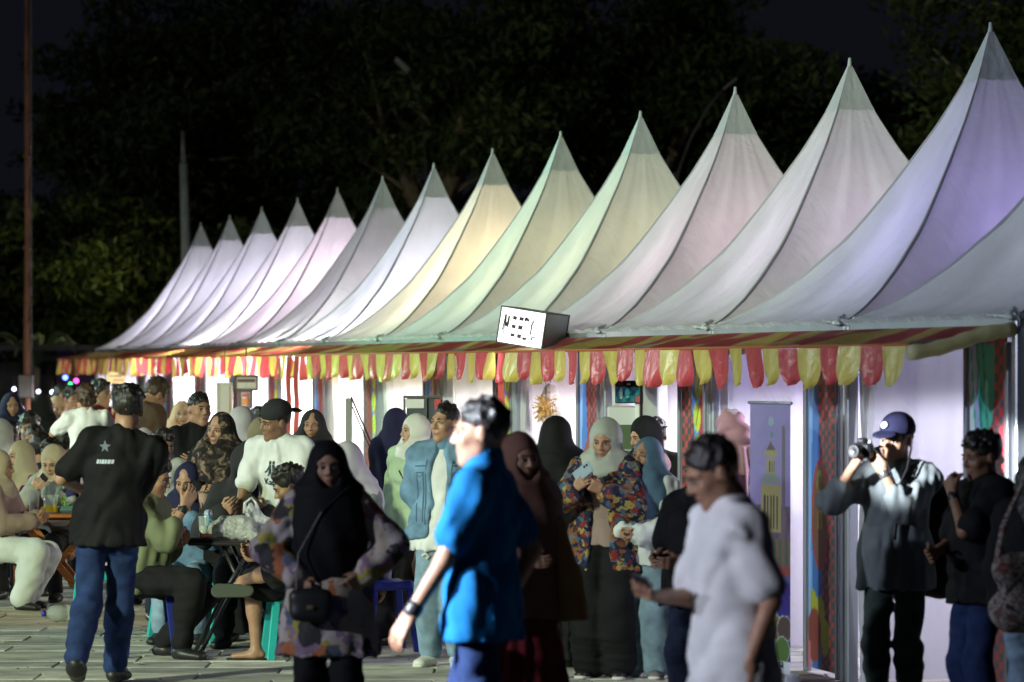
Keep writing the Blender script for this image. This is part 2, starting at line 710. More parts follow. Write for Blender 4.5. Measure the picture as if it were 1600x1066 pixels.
def hand_template(curl, h=.0052):
    pr = []
    for i, (bx, L, w) in enumerate(((-.032, .060, .0078), (-.011, .074, .0086), (.011, .080, .0088), (.032, .071, .0086))):
        pr.append(cone((bx * .62, .0, 0), (bx, .088, .002), .0155, .0125, .014))
        c1, c2, c3 = R(curl * (1.1 - .08 * i)), R(curl * 1.9), R(curl * 2.5)
        p = np.array([bx, .088, .002])
        for frac, c, r0, r1 in ((.46, c1, w * 1.12, w), (.30, c2, w, w * .92), (.24, c3, w * .92, w * .8)):
            q = p + np.array([bx * .10 * frac, math.cos(c), math.sin(c)]) * L * frac
            pr.append(cone(p, q, r0, r1, .005))
            p = q
    t0, t1 = np.array([.022, .018, .006]), np.array([.046, .052, .016])
    t2 = t1 + np.array([.016, .030, .006 + curl * .0004])
    t3 = t2 + np.array([-.001 - curl * .0004, .022, .004 + curl * .0003])
    pr += [cone(t0, t1, .018, .0125, .012), cone(t1, t2, .0115, .0095, .006), cone(t2, t3, .0095, .008, .005)]
    pr.append(cone((0, -.03, 0), (0, .01, 0), .024, .022, .012, L=(1, 0, 0), kl=1.15))
    V, F = sdf_mesh(pr, h, smooth=1)
    return V, F


HS = 1.06
HEADS = {q: [(v * HS, fa, mi) for v, fa, mi in head_template(q)] for q in (False, True)}
HANDS = {'relax': hand_template(20), 'hold': hand_template(42), 'fist': hand_template(62), 'open': hand_template(8)}


def norm(v):
    v = np.array(v, float)
    return v / max(np.linalg.norm(v), 1e-9)


def ik(a, t, l1, l2, pole):
    a, t = np.array(a, float), np.array(t, float)
    d = t - a
    D = np.linalg.norm(d)
    D2 = min(D, (l1 + l2) * .995)
    u = d / max(D, 1e-6)
    t = a + u * D2
    x = (l1 * l1 - l2 * l2 + D2 * D2) / (2 * D2)
    hgt = math.sqrt(max(l1 * l1 - x * x, 0))
    pv = np.array(pole, float)
    pv = pv - u * (pv @ u)
    pv = norm(pv)
    return a + u * x + pv * hgt, t


class Fig:
    """a posed figure 1.70 m tall, facing -y; sizes are scaled when it is placed"""
    def __init__(s, fem=False, legs='stand', lean=0, side=0, twist=0, head=(0, 0, 0), R_=None, L_=None,
                 Rpole=None, Lpole=None, Rpalm=None, Lpalm=None, hands=('relax', 'relax'), stout=1.0, child=False, feet=None, pelvis=None):
        s.fem, s.legs, s.st = fem, legs, stout
        s.child = child
        pz = {'sit': .52}.get(legs, .93)
        s.P = np.array([0, 0, pz]) if pelvis is None else np.array(pelvis, float)
        B = rotm(x=lean, y=side, z=twist)
        s.B = B
        ux, uy, uz = B[:, 0], B[:, 1], B[:, 2]
        s.u = uz
        s.Cc = s.P + uz * .30
        s.N = s.P + uz * .505 + uy * .012
        hx = .085 if not fem else .09
        sw = .165 if not fem else .146
        s.sh = {'R': s.N - uz * .078 - ux * sw, 'L': s.N - uz * .078 + ux * sw}
        Hm = B @ rotm(x=head[1], y=head[2], z=head[0])
        s.H = Hm
        nk = norm(uz + Hm[:, 2])
        s.Hc = s.N + nk * .064 + Hm[:, 2] * .070 + Hm[:, 1] * (-.012)
        s.hand, s.elb, s.wr = {}, {}, {}
        for sd, tgt, pole, palm, sg in (('R', R_, Rpole, Rpalm, -1), ('L', L_, Lpole, Lpalm, 1)):
            S = s.sh[sd]
            if tgt is None:
                t = S + np.array([sg * .07, -.05, -.515])
            else:
                t = s.P * [1, 1, 0] + np.array(tgt, float)
            if pole is None:
                pole = (sg * .55, .7, -.45)
            e, t = ik(S, t, .285, .245, pole)
            s.elb[sd], s.wr[sd] = e, t
            d = norm(t - e)
            if palm is None:
                palm = (-sg, 0, 0) if tgt is None else (-sg * .5, .6, .4)
            pn = np.array(palm, float)
            pn = norm(pn - d * (pn @ d))
            X = np.cross(d, pn)
            s.hand[sd] = (t, X, d, pn, hands[0 if sd == 'R' else 1])
        s.hip = {'R': s.P + np.array([-hx, 0, -.02]), 'L': s.P + np.array([hx, 0, -.02])}
        F = {'stand': {'R': ((-.10, .0, .085), (0, -1, 0)), 'L': ((.10, -.02, .085), (0, -1, 0))},
             'step': {'R': ((-.10, -.12, .085), (0, -1, 0)), 'L': ((.11, .10, .085), (0, -1, 0))},
             'walk': {'R': ((-.08, -.24, .085), (0, -1, .1)), 'L': ((.08, .33, .17), (0, -1, .1))},
             'sit': {'R': ((-.13, -.40, .085), (0, -1, 1)), 'L': ((.13, -.36, .085), (0, -1, 1))}}.get(legs, {})
        if feet:
            F = feet
        s.knee, s.ank, s.footd = {}, {}, {}
        for sd in 'RL':
            t, pole = F[sd][:2]
            k, t = ik(s.hip[sd], t, .425, .415, pole)
            s.knee[sd], s.ank[sd] = k, t
            fd = F[sd][2] if len(F[sd]) > 2 else ((-.2 if sd == 'R' else .2), -1, 0)
            if legs == 'walk' and sd == 'L':
                fd = (.1, -1, -.9)
            s.footd[sd] = norm(fd)

    # ---- primitive sets
    def torso(s, g=0, low=0.0):
        k, ux = 1.34, s.B[:, 0]
        st, f = s.st, s.fem
        P, u = s.P, s.u
        fw = -s.B[:, 1]
        a = [cone(P - u * low, P + u * .12, (.112 if f else .106) * st + g, .094 * st + g, .05, ux, k),
             cone(P + u * .10, s.Cc, (.090 if f else .100) * st + g, .106 * st + g, .05, ux, k - .05),
             cone(s.Cc, s.N - u * .12, .104 * st + g, .088 + g, .05, ux, k - .08),
             cone(s.sh['R'], s.sh['L'], .048 + g, .048 + g, .04),
             cone(s.N - u * .025, s.sh['R'] + u * .008, .046 + g, .042 + g, .04),
             cone(s.N - u * .025, s.sh['L'] + u * .008, .046 + g, .042 + g, .04)]
        if f:
            for sg in (-1, 1):
                a.append(ell(s.Cc + u * .03 + ux * sg * .065 + fw * .072, (.055 + g, .040 + g, .052 + g), .05, s.B))
        elif st > 1.05:
            a.append(ell(P + u * .14 + fw * .07 * st, (.11 + g, .08 + g, .12 + g), .06, s.B))
        return a

    def arm(s, sd, g=0, g2=None, upto=2.0):
        g2 = g if g2 is None else g2
        S, E, W = s.sh[sd], s.elb[sd], s.wr[sd]
        th = .9 if s.fem else 1.0
        a = []
        if upto <= 1:
            a.append(cone(S, S + (E - S) * upto, .047 * th + g, (.048 - .010 * upto) * th + g2, .03))
        else:
            a.append(cone(S, E, .047 * th + g, .037 * th + (g + g2) / 2, .03))
            a.append(cone(E, E + (W - E) * (upto - 1), .037 * th + (g + g2) / 2, .027 * th + g2, .02))
        return a

    def leg(s, sd, g=0, g2=None, upto=2.0):
        g2 = g if g2 is None else g2
        Hh, K, A = s.hip[sd], s.knee[sd], s.ank[sd]
        st = .5 + s.st * .5
        a = []
        if upto <= 1:
            a.append(cone(Hh, Hh + (K - Hh) * upto, .083 * st + g, .062 * st + g2, .03))
        else:
            a.append(cone(Hh, K, .083 * st + g, .052 * st + (g + g2) / 2, .03))
            a.append(cone(K, A if upto >= 2 else K + (A - K) * (upto - 1), .052 * st + (g + g2) / 2, .036 + g2, .03))
            a.append(cone(K + (A - K) * .15, K + (A - K) * .45, .053 * st + (g + g2) / 2, .046 + g2, .04))
        return a

    def foot(s, sd, g=0, bare=False):
        A, d = s.ank[sd], s.footd[sd]
        up = np.array([0, 0, 1.0])
        heel = A - up * .045 + (-d) * .035
        toe = A + d * .15 - up * .058 * (1 if abs(d[2]) < .3 else .2)
        w = norm(np.cross(d, up))
        return [cone(A, A - up * .03, .034 + g, .036 + g, .02), cone(heel, heel + d * .06, .034 + g, .034 + g, .02, w, 1.05),
                cone(heel + d * .05, toe, .034 + g, .024 + g, .03, w, 1.5)]


def hair_prims(s, style, seed):
    H, c = s.H, s.Hc
    def T(p):
        return H @ (np.array(p, float) * HS) + c
    w = .94 if s.fem else 1.0
    if style == 'short':
        pr = [ell(T((0, .020, .042)), (.083 * w, .100, .093), .02, H),
              cone(T((0, -.050, .100)), T((0, .03, .105)), .022, .028, .03, H[:, 0], 1.8), cone(T((.03, -.06, .092)), T((-.02, -.03, .115)), .016, .02, .02)]
    elif style == 'crop':
        pr = [ell(T((0, .020, .040)), (.0785 * w, .0965, .091), .02, H)]
    elif style == 'curly':
        pr = [ell(T((0, .022, .035)), (.10 * w, .115, .108), .02, H), ell(T((0, .06, -.04)), (.085, .06, .06), .03, H)]
    elif style == 'bowl':
        pr = [ell(T((0, .018, .035)), (.089 * w, .106, .104), .02, H)]
    elif style == 'long':
        pr = [ell(T((0, .022, .035)), (.088 * w, .104, .1), .02, H), cone(T((0, .06, -.02)), T((0, .075, -.30)), .07, .06, .04, H[:, 0], 1.3)]
    if style in ('short', 'crop', 'curly'):
        r_ = random.Random(seed)
        n_, L_, rr = {'short': (80, .017, .0105), 'crop': (26, .004, .0080), 'curly': (60, .016, .014)}[style]
        for _ in range(n_):
            a, e = r_.uniform(0, 6.283), r_.uniform(.25, 1.45)
            d = np.array([math.cos(a) * math.cos(e), math.sin(a) * math.cos(e), math.sin(e)])
            b0 = np.array([0, .020, .042]) + d * np.array([.082 * w, .098, .092])
            dr = d * .38 + np.array([r_.uniform(-.6, .6), r_.uniform(-.9, .3), r_.uniform(-.3, .2)])
            pr.append(cone(T(b0 - d * .008), T(b0 + norm(dr) * L_ * r_.uniform(.6, 1.2)), rr, rr * .45, .008))
    fz = .070 if style != 'bowl' else .05
    # face cut: everything in front of and below the hairline
    cut = [ell(T((0, -.108, -.035)), (.0735, .072 if style != 'bowl' else .07, .112 if style != 'curly' else .10), .012, H, True)]
    if style in ('short', 'crop', 'bowl'):
        for sg in (-1, 1):
            cut.append(ell(T((sg * .088, -.012, -.055)), (.03, .048, .065), .01, H, True))
        n = H @ norm((0, -.55, -1))
        cut.append(plane(T((0, .085, -.062)), n))
    return pr + cut


def hijab_prims(s, style, g=0):
    g = g + .005
    H, c, B = s.H, s.Hc, s.B
    def T(p):
        return H @ (np.array(p, float) * HS) + c
    N, u, ux, fw = s.N, s.u, s.B[:, 0], -s.B[:, 1]
    pr = [ell(T((0, .028, .032)), (.084 + g, .096 + g, .098 + g), .02, H),
          ell(T((0, .012, -.040)), (.076 + g, .082 + g, .090 + g), .04, H),
          cone(T((0, .035, .0)), N - fw * .03 + u * .01, .080 + g, .085, .06),
          cone(T((0, -.02, -.10)), N + fw * .045 - u * .03, .058, .078, .05, ux, 1.15)]
    if style == 'short':      # tucked round the neck and over the shoulders
        pr += [cone(N - u * .03 - ux * .10, N - u * .03 + ux * .10, .085, .085, .06), ell(N + fw * .03 + u * .010, (.090, .080, .040), .03, B),
               ell(N + fw * .06 - u * .09, (.13, .085, .11), .06, B),
               ell(N - fw * .05 - u * .10, (.13, .075, .13), .06, B)]
    elif style == 'drape':    # long fall of cloth over the chest and shoulders
        pr += [cone(s.sh['R'] - u * .01, s.sh['L'] - u * .01, .078, .078, .06),
               ell(s.Cc + fw * .035 - u * .02, (.205, .172, .26), .08, B),
               cone(N, N - u * .42 + fw * .06, .12, .10, .08, ux, 1.45)]
    elif style == 'khimar':   # down to the elbows all round
        pr += [cone(s.sh['R'] - u * .01, s.sh['L'] - u * .01, .085, .085, .06),
               cone(N - u * .04, N - u * .48, .13, .17, .08, ux, 1.6)]
    elif style == 'wrap':
        pr += [cone(N - u * .01 - ux * .05, N - u * .01 + ux * .05, .078, .078, .05),
               cone(N + fw * .06 - u * .02 + ux * .03, N + fw * .10 - u * .36 + ux * .08, .045, .04, .04, ux, 1.8)]
    pr.append(ell(T((0, -.130, -.014)), (.066, .112, .088), .010, H, True))
    return pr


BODYN = [0]


def make_fig(f, spec, x, y, Z, label, yaw=0, name='person', skin=1, res=.014, cat='person', group=None, crown=None, Hh=None):
    """f: Fig; spec: list of garments; (x, y): where the top of the head stands in the photograph, at depth Z"""
    BODYN[0] += 1
    sd0 = BODYN[0] * 17
    covered = {'shirt': False}
    # crown in unit figure
    top = f.Hc + f.H @ np.array([0, .01, .135 + (.012 if any(g[0] in ('hijab', 'cap', 'hood') for g in spec) else .006)])
    rz = rotm(z=yaw)
    topw = rz @ top
    P = px(x, y, Z)
    sc_ = P.z / topw[2] if Hh is None else Hh
    loc = Vector((P.x - topw[0] * sc_, Z - topw[1] * sc_, 0 if Hh is None else P.z - topw[2] * sc_))
    # body
    kinds = [g[0] for g in spec]
    lg = -.014 if 'skirt' in kinds or 'long' in kinds else (-.006 if 'trousers' in kinds else 0)
    pr = f.torso(-.010) + f.arm('R', 0) + f.arm('L', 0) + f.leg('R', lg, 0) + f.leg('L', lg, 0)
    pr += [cone(f.N - f.u * .05, f.Hc - f.H[:, 2] * .08 + f.H[:, 1] * .02, .056, .050, .03)]
    if any(g[0] == 'barefoot' for g in spec):
        pr += f.foot('R', -.004) + f.foot('L', -.004)
    V, F = sdf_mesh(pr, res, smooth=1)
    VV, FF, MM = [V], [F], [np.zeros(len(F), int)]
    n = len(V)
    for (v, fa, mi) in HEADS[f.fem]:
        VV.append(v @ f.H.T + f.Hc)
        FF.append(fa + n)
        MM.append(mi)
        n += len(v)
    for sd in 'RL':
        t, X, d, pn, kind = f.hand[sd]
        hv, hf = HANDS[kind]
        Mx = np.stack([X, d, pn], 0)
        v = hv.copy() * (.92 if f.fem else 1.0)
        if sd == 'L':
            v[:, 0] *= -1
            Mx = np.stack([X, d, pn], 0)
            hf2 = hf[:, ::-1]
        else:
            hf2 = hf
        # right hand: thumb on +X (X = d x palm)
        VV.append(v @ Mx + t)
        FF.append(hf2 + n)
        MM.append(np.zeros(len(hf), int))
        n += len(v)
    me = mesh_np(name, np.concatenate(VV) * sc_, np.concatenate(FF), [SKIN[skin], M_EYE, M_IRIS, M_LIP, M_BROW], np.concatenate(MM))
    o = thing(name, label, cat, loc, R(yaw), group, me)
    out = {'obj': o, 's': sc_, 'f': f}
    for g in spec:
        kind, m, kw = g[0], g[1], (g[2] if len(g) > 2 else {})
        kw = dict(kw)
        lab = kw.pop('label', None)
        nm = kw.pop('name', kind)
        h = kw.pop('h', res * .84)
        amp, nf, infl, fold = .0035, 26, 0, None
        sets = []
        if kind == 'shirt':
            sl, hem, gg = kw.get('sleeve', .6), kw.get('hem', .16), kw.get('g', .016) + .006
            pr = f.torso(gg, low=(hem if f.legs != 'sit' else .03))
            for sd in 'RL':
                pr += f.arm(sd, gg * 1.05 + .004, gg * 1.25, sl)
            if f.legs != 'sit':
                pr.append(cone(f.P, f.P - np.array([0, 0, hem + .05]), .119 * f.st + gg, (.130 + kw.get('flare', 0)) * f.st + gg, .05, f.B[:, 0], 1.46))
                pr.append(plane(f.P - np.array([0, 0, hem]), (0, 0, -1)))
            else:
                pr.append(plane(f.P - np.array([0, 0, .10]), (0, 0, -1)))
            pr.append(ell(f.N + f.u * .075 - f.B[:, 1] * .02, (.066, .066, .06), .01, f.B, True))
            if kw.get('open'):
                o_ = kw['open']
                fw_ = -f.B[:, 1]
                pr.append(cone(f.N + fw_ * .09 + f.u * .02, f.Cc + fw_ * .16, o_ * .55, o_ * .95, .012) + ('sub',))
                pr.append(cone(f.Cc + fw_ * .16, f.P + fw_ * .17 - f.u * .3, o_ * .95, o_ * 1.25, .012) + ('sub',))
            amp, nf = kw.get('amp', .0165), 24
            sets = [pr]
        elif kind == 'hood':
            H, c = f.H, f.Hc
            T = lambda p: H @ (np.array(p, float) * HS) + c
            pr = [ell(T((0, .03, .035)), (.115, .125, .125), .02, H), cone(T((0, .05, .13)), T((0, .10, .12)), .04, .02, .05),
                  ell(T((0, .02, -.06)), (.115, .12, .11), .04, H), cone(f.N - f.B[:, 0] * .1 - f.u * .02, f.N + f.B[:, 0] * .1 - f.u * .02, .075, .075, .05),
                  ell(T((0, -.13, -.01)), (.083, .13, .105), .015, H, True)]
            sets = [pr]
        elif kind == 'trousers':
            gg, g2, up = kw.get('g', .014), kw.get('g2', .022), kw.get('upto', 1.95)
            pr = [cone(f.P - np.array([0, 0, .02]), f.P + f.u * .07, (.104 if not f.fem else .112) * f.st + min(gg, .010), .086 * f.st, .04, f.B[:, 0], 1.38)]
            for sd in 'RL':
                pr += f.leg(sd, gg, g2, up)
            amp, nf = kw.get('amp', .0135), 26
            sets = [pr]
        elif kind == 'skirt':
            r0, r1, zb = kw.get('r0', .128), kw.get('r1', .2), kw.get('zb', .07)
            if f.legs == 'sit':
                km = (f.knee['R'] + f.knee['L']) / 2
                am = (f.ank['R'] + f.ank['L']) / 2
                am[2] = zb + .05
                pr = [cone(f.P, km, .12, .10, .06, (1, 0, 0), 1.9), cone(km, am, .10, .12, .05, (1, 0, 0), 1.9),
                      cone(f.P, f.P + f.u * .08, .12, .105, .04, f.B[:, 0], 1.35), plane((0, 0, zb), (0, 0, -1))]
            else:
                pr = [cone(f.P + f.u * .08, f.P - np.array([0, 0, .06]), .10, r0, .05, (1, 0, 0), 1.45), cone(f.P - np.array([0, 0, .06]), (0, -.01, zb - .1), r0, r1, .05, (1, 0, 0), 1.35),
                      plane((0, 0, zb), (0, 0, -1))]
            def fold(P, c=f.P):
                a = np.arctan2(P[:, 1] - c[1], P[:, 0] - c[0])
                return .010 * np.sin(a * 11 + 2 * np.sin(a * 3)) * np.clip((c[2] - P[:, 2]) / .5, 0, 1)
            amp = .010
            sets = [pr]
        elif kind == 'hijab':
            pr = hijab_prims(f, kw.get('style', 'short'), kw.get('g', .004))
            c = f.N
            def fold(P, c=c, u=f.u, hz=f.Hc, ph=sd0):
                q = P - c
                a = np.arctan2(q[:, 1], q[:, 0])
                w = np.clip((-.02 - q @ u) / .15, 0, 1)
                lo = np.sin(a * 8 + q @ u * 14 + ph) * .0055 * w
                ring = np.sin((q @ u) * 85 + np.sin(a * 2 + ph) * 2.2) * .0042 * np.clip(1 - np.abs((q @ u) - .03) / .10, 0, 1)
                return lo + ring
            amp, nf = .0025, 30
            h = min(h, .0115)
            sets = [pr]
        elif kind == 'hair':
            st = kw.get('style', 'short')
            pr = hair_prims(f, st, sd0)
            amp, nf = (.0042, 125) if st != 'curly' else (.012, 70)
            h = .0085
            infl = .004
            sets = [pr]
        elif kind == 'cap':
            H, c = f.H, f.Hc
            T = lambda p: H @ (np.array(p, float) * HS) + c
            fl = 1 if not kw.get('back') else -1
            pr = [ell(T((0, .018, .060)), (.089, .108, .088), .02, H), plane(T((0, .0, .036)), H @ norm((0, -.10 * fl, -1)))]
            V, F = sdf_mesh(pr, .008, smooth=1, inflate=.005)
            me = mesh_np('cap', V * sc_, F, [m])
            co = link('cap', me, o)
            br = [ell(T((0, (-.125 if fl == 1 else .145), .045)), (.072, .062, .009), .02, H @ rotm(x=12 * fl))]
            V, F = sdf_mesh(br, .006, smooth=1)
            link('cap_brim', mesh_np('cap_brim', V * sc_, F, [kw.get('brim', m)]), co)
            if kw.get('badge'):
                bd = [ell(T((-.022, -.088, .088)), (.024, .008, .021), .01, H @ rotm(x=-28, z=-14))]
                V, F = sdf_mesh(bd, .005, smooth=1)
                link('cap_badge', mesh_np('cap_badge', V * sc_, F, [kw['badge']]), co)
            continue
        elif kind == 'shoes':
            for sd in 'RL':
                pr = f.foot(sd, .006) + ([plane((0, 0, .002), (0, 0, -1))] if not (f.legs == 'walk' and sd == 'L') else [])
                V, F = sdf_mesh(pr, .012, smooth=1)
                so = link('shoe', mesh_np('shoe', V * sc_, F, [m]), o)
                if kw.get('sole') and not (f.legs == 'walk' and sd == 'L'):
                    A, d = f.ank[sd], f.footd[sd].copy()
                    d[2] = 0
                    w = np.cross(d, (0, 0, 1))
                    q = [cone(A * [1, 1, 0] + np.array([0, 0, .012]) - d * .05, A * [1, 1, 0] + d * .155 + np.array([0, 0, .012]), .036, .034, .02, w, 1.3),
                         plane((0, 0, .026), (0, 0, 1)), plane((0, 0, .001), (0, 0, -1))]
                    V, F = sdf_mesh(q, .010, smooth=1)
                    link('shoe_sole', mesh_np('shoe_sole', V * sc_, F, [kw['sole']]), so)
            continue
        elif kind == 'barefoot':
            for sd in 'RL':
                A, d = f.ank[sd], f.footd[sd].copy()
                if abs(f.ank[sd][2] - .085) > .05:
                    w = norm(np.cross(f.footd[sd], (1, 0, 0)))
                    A2 = A - np.array([0, 0, 0])
                    q = [cone(A2 + f.footd[sd] * -.05 - w * 0 + np.array([0, .03, -.055]), A2 + f.footd[sd] * .17 + np.array([0, .03, -.055]), .045, .045, .02, (1, 0, 0), 1.0)]
                    continue
                d[2] = 0
                w = np.cross(d, (0, 0, 1))
                q = [cone(A * [1, 1, 0] + np.array([0, 0, .010]) - d * .05, A * [1, 1, 0] + d * .165 + np.array([0, 0, .010]), .034, .034, .02, w, 1.35),
                     plane((0, 0, .017), (0, 0, 1)), plane((0, 0, .001), (0, 0, -1))]
                V, F = sdf_mesh(q, .010, smooth=1)
                link('flip_flop', mesh_np('flip_flop', V * sc_, F, [m]), o)
            continue
        elif kind == 'band':
            sd = kw.get('hand', 'L')
            t, X, d, pn, _k = f.hand[sd]
            r = .031 if kw.get('over') is None else kw['over']
            V, F = sdf_mesh([cone(t - d * .035, t - d * .015, r, r, .01)], .008, smooth=1)
            link(nm if nm != 'band' else 'wristband', mesh_np('wristband', V * sc_, F, [m]), o)
            continue
        elif kind == 'glasses':
            mb = MB()
            for sg in (-1, 1):
                ring = [(sg * .031 + .021 * math.cos(a), -.101 + .006 * abs(math.cos(a)), .001 + .017 * math.sin(a)) for a in np.linspace(0, 2 * math.pi, 17)]
                mb.tube(ring, .0016, 5, cap=False)
                mb.tube([(sg * .051, -.095, .006), (sg * .078, -.03, .01), (sg * .08, .015, .0)], .0014, 5)
            mb.tube([(-.010, -.102, .004), (.010, -.102, .004)], .0015, 5)
            v = (np.array(mb.v) @ f.H.T + f.Hc) * sc_
            link('glasses', mesh_np('glasses', v, mb.f, [m]), o)
            continue
        elif kind == 'custom':
            pr = kw['prims'](f)
            amp, nf = kw.get('amp', .004), kw.get('nf', 26)
            fold = kw.get('fold')
            h = kw.get('h2', h)
            sets = [pr]
        for pr in sets:
            V, F = sdf_mesh(pr, h, amp=amp, nf=nf, seed=sd0 + len(nm), fold=fold, smooth=1, inflate=infl, crease={'shirt': 'v', 'trousers': 'h', 'hood': 'v', 'skirt': 'v'}.get(kind, False))
            me = mesh_np(nm, V * sc_, F, [m])
            go = link(nm, me, o, label=lab)
            out[nm] = go
            out[nm + '_VF'] = (V * sc_, F)
    return out


def wpt(d, p):
    """a point of the unit figure in world space"""
    return d['obj'].matrix_basis @ Vector([float(c) * d['s'] for c in p])


def project_print(fig, part, polys, origin, right, up, m, name='print', off=.004, sub=.02):
    """lays flat shapes (lists of (x, y) in metres) onto a garment, looking along -normal"""
    V, F = fig[part + '_VF']
    bvh = BVHTree.FromPolygons([tuple(v) for v in V], [tuple(int(i) for i in f) for f in F])
    right, up = Vector(right).normalized(), Vector(up).normalized()
    nrm = right.cross(up)
    import bmesh
    bm = bmesh.new()
    for poly in polys:
        vs = [bm.verts.new((p[0], p[1], 0)) for p in poly]
        try:
            bm.faces.new(vs)
        except ValueError:
            pass
    bmesh.ops.triangulate(bm, faces=bm.faces[:])
    for _ in range(3):
        es = [e for e in bm.edges if e.calc_length() > sub]
        if not es:
            break
        bmesh.ops.subdivide_edges(bm, edges=es, cuts=1)
        bmesh.ops.triangulate(bm, faces=bm.faces[:])
    origin = Vector(origin)
    for v in bm.verts:
        s = origin + right * v.co.x + up * v.co.y + nrm * .4
        hit = bvh.ray_cast(s, -nrm, 1.0)
        v.co = (hit[0] if hit[0] is not None else s - nrm * .4) + nrm * off
    me = bpy.data.meshes.new(name)
    bm.to_mesh(me)
    bm.free()
    me.materials.append(m)
    return link(name, me, fig['obj'])

# ------------------------------------------------------------------ ground and paving
M_GROUND = mat('ground_concrete', (.16, .16, .15), .9, var=.3, vscale=.6, bump=.4, bscale=30)
g_me = mesh_np('ground', [(-700, -60, -.03), (700, -60, -.03), (700, 900, -.03), (-700, 900, -.03)], [(0, 1, 2, 3)], [M_GROUND], smooth=False)
ground = link('ground', g_me, kind='structure')
M_PAV = [mat('paver_grey', (.40, .40, .35), .75, var=.45, vscale=2.6, bump=.5, bscale=50),
         mat('paver_pale', (.50, .49, .42), .7, var=.3, vscale=5, bump=.5, bscale=50),
         mat('paver_dark', (.29, .29, .27), .8, var=.35, vscale=4, bump=.5, bscale=50),
         mat('paver_brown', (.40, .33, .24), .8, var=.3, vscale=4, bump=.5, bscale=50)]
rnd = random.Random(5)
PW, PD = .98, .48
pav_me = [MB().box((0, 0, 0), (PW - .014, PD - .018, .06), None, 0, .005).me('paver', [m]) for m in M_PAV]
count = 0
field = MB()
for j in range(60):
    y0 = 20.5 + j * PD
    off = (j % 2) * PW / 2
    for i in range(-9, 8):
        x0 = i * PW + off
        m = 3 if (28.6 < y0 < 30.2) else rnd.choices([0, 1, 2], [5, 4, 2.2])[0]
        z = -.028 + rnd.uniform(-.0035, .0035)
        near = 21.5 < y0 < 33 and abs(x0 + y0 * .045) < y0 * .135 + .6 and count < 296
        if near:
            o = link('paver', pav_me[m], ground, (x0, y0, z + .03 - .03), rnd.uniform(-.004, .004))
            o.location.z = z
            o.rotation_euler.x = rnd.uniform(-.006, .006)
            count += 1
        else:
            field.box((x0, y0, z), (PW - .014, PD - .018, .06), None, m, 0)
fo = field.obj('paver_field', M_PAV, ground, kind='stuff')

# dry leaves and grit scattered on the paving
_v, _f = [], []
_r = random.Random(31)
for _ in range(420):
    x_, y_ = _r.uniform(-5.5, 3.2), _r.uniform(21.5, 38)
    s_, a_ = _r.uniform(.008, .030), _r.uniform(0, 6.28)
    b_ = len(_v)
    for k in range(4):
        q_ = s_ * (1 if k % 2 == 0 else .45)
        _v.append((x_ + q_ * math.cos(a_ + k * 1.571), y_ + q_ * math.sin(a_ + k * 1.571), .006 + (.008 if k == 1 else 0) + _r.uniform(0, .004)))
    _f.append((b_, b_ + 1, b_ + 2, b_ + 3))
link('leaf_litter', mesh_np('leaf_litter', _v, _f, [mat('dry_leaf', (.12, .09, .05), .8), mat('scrap_grey', (.42, .42, .38), .8)], [i % 4 == 0 for i in range(420)], False), kind='stuff')

# litter on the paving
for i, (x, y, w) in enumerate([(216, 1040, .05), (724, 1033, .04), (606, 1008, .05), (443, 1033, .03), (690, 1020, .05)]):
    Z = 11580 / (y - 572)
    V = []
    rr = random.Random(i)
    n = 9
    P = px(x, y, Z)
    mb = MB()
    vs = [(0, 0, .014)] + [(w * (.6 + .5 * rr.random()) * math.cos(k * 2 * math.pi / n), w * (.6 + .5 * rr.random()) * math.sin(k * 2 * math.pi / n), .008 + .02 * rr.random()) for k in range(n)]
    mb.add(vs, [(0, 1 + k, 1 + (k + 1) % n) for k in range(n)])
    o = mb.obj('paper_scrap', [mat('paper_white', (.7, .7, .66), .8)])
    o.location = (P.x, Z, .0)
    o['label'] = ['crumpled paper scrap beside the striding man in the black tee', 'white scrap of paper between the floral blouse and the polo shirt',
                  'small paper scrap near the blue stool legs', 'tiny pale scrap by the sandal of the seated boy',
                  'pale paper scrap beside the white sneakers'][i]
    o['category'] = 'litter'

# ------------------------------------------------------------------ tents
EAVE, RISE = 2.20, 1.95
S0 = 23.93
TT = [0, .083, .178, .31, .417, .498, .653, .77, .88, .95, 1.0]
HH = [1, .836, .687, .517, .39, .302, .176, .097, .04, .014, 0]
M_FAB = mat('canopy_fabric', (.60, .61, .64), .5, transl=.33, var=.13, vscale=1.6, wr=.5, wscale=2.4, bump=.08, bscale=25, spec=.35)
M_FABG = mat('canopy_fabric_aged', (.40, .41, .43), .45, transl=.25, var=.12, vscale=2.2, wr=.45, wscale=3.0, bump=.1, bscale=25, spec=.5)
M_CAP = mat('peak_cap_fabric', (.52, .55, .60), .6, transl=.22, var=.06, vscale=3, wr=.3, wscale=5)
M_SEAM_SHADE = mat('shaded_seam_webbing', (.47, .47, .52), .6, transl=.3)  # darker than the canopy, the shade along the hips put into the colour
M_VIN = mat('clear_white_vinyl', (.62, .68, .68), .22, transl=.25, var=.10, vscale=5, wr=.8, wscale=9, spec=.7)
M_WALL = mat('wall_fabric', (.66, .65, .70), .7, transl=.22, var=.06, vscale=1.2, wr=.55, wscale=2.2)
M_CURT = mat('curtain_fabric', (.60, .60, .62), .6, transl=.30, var=.08, vscale=2, wr=.35, wscale=6)
M_ALU = mat('aluminium', (.38, .40, .44), .35, metal=.6, var=.1, vscale=3)
M_STEEL = mat('grey_steel', (.22, .23, .26), .5, metal=.4)
M_RED = mat('vinyl_red', (.56, .075, .085), .36, transl=.36, wr=.35, wscale=9, var=.12, vscale=9, spec=.6)
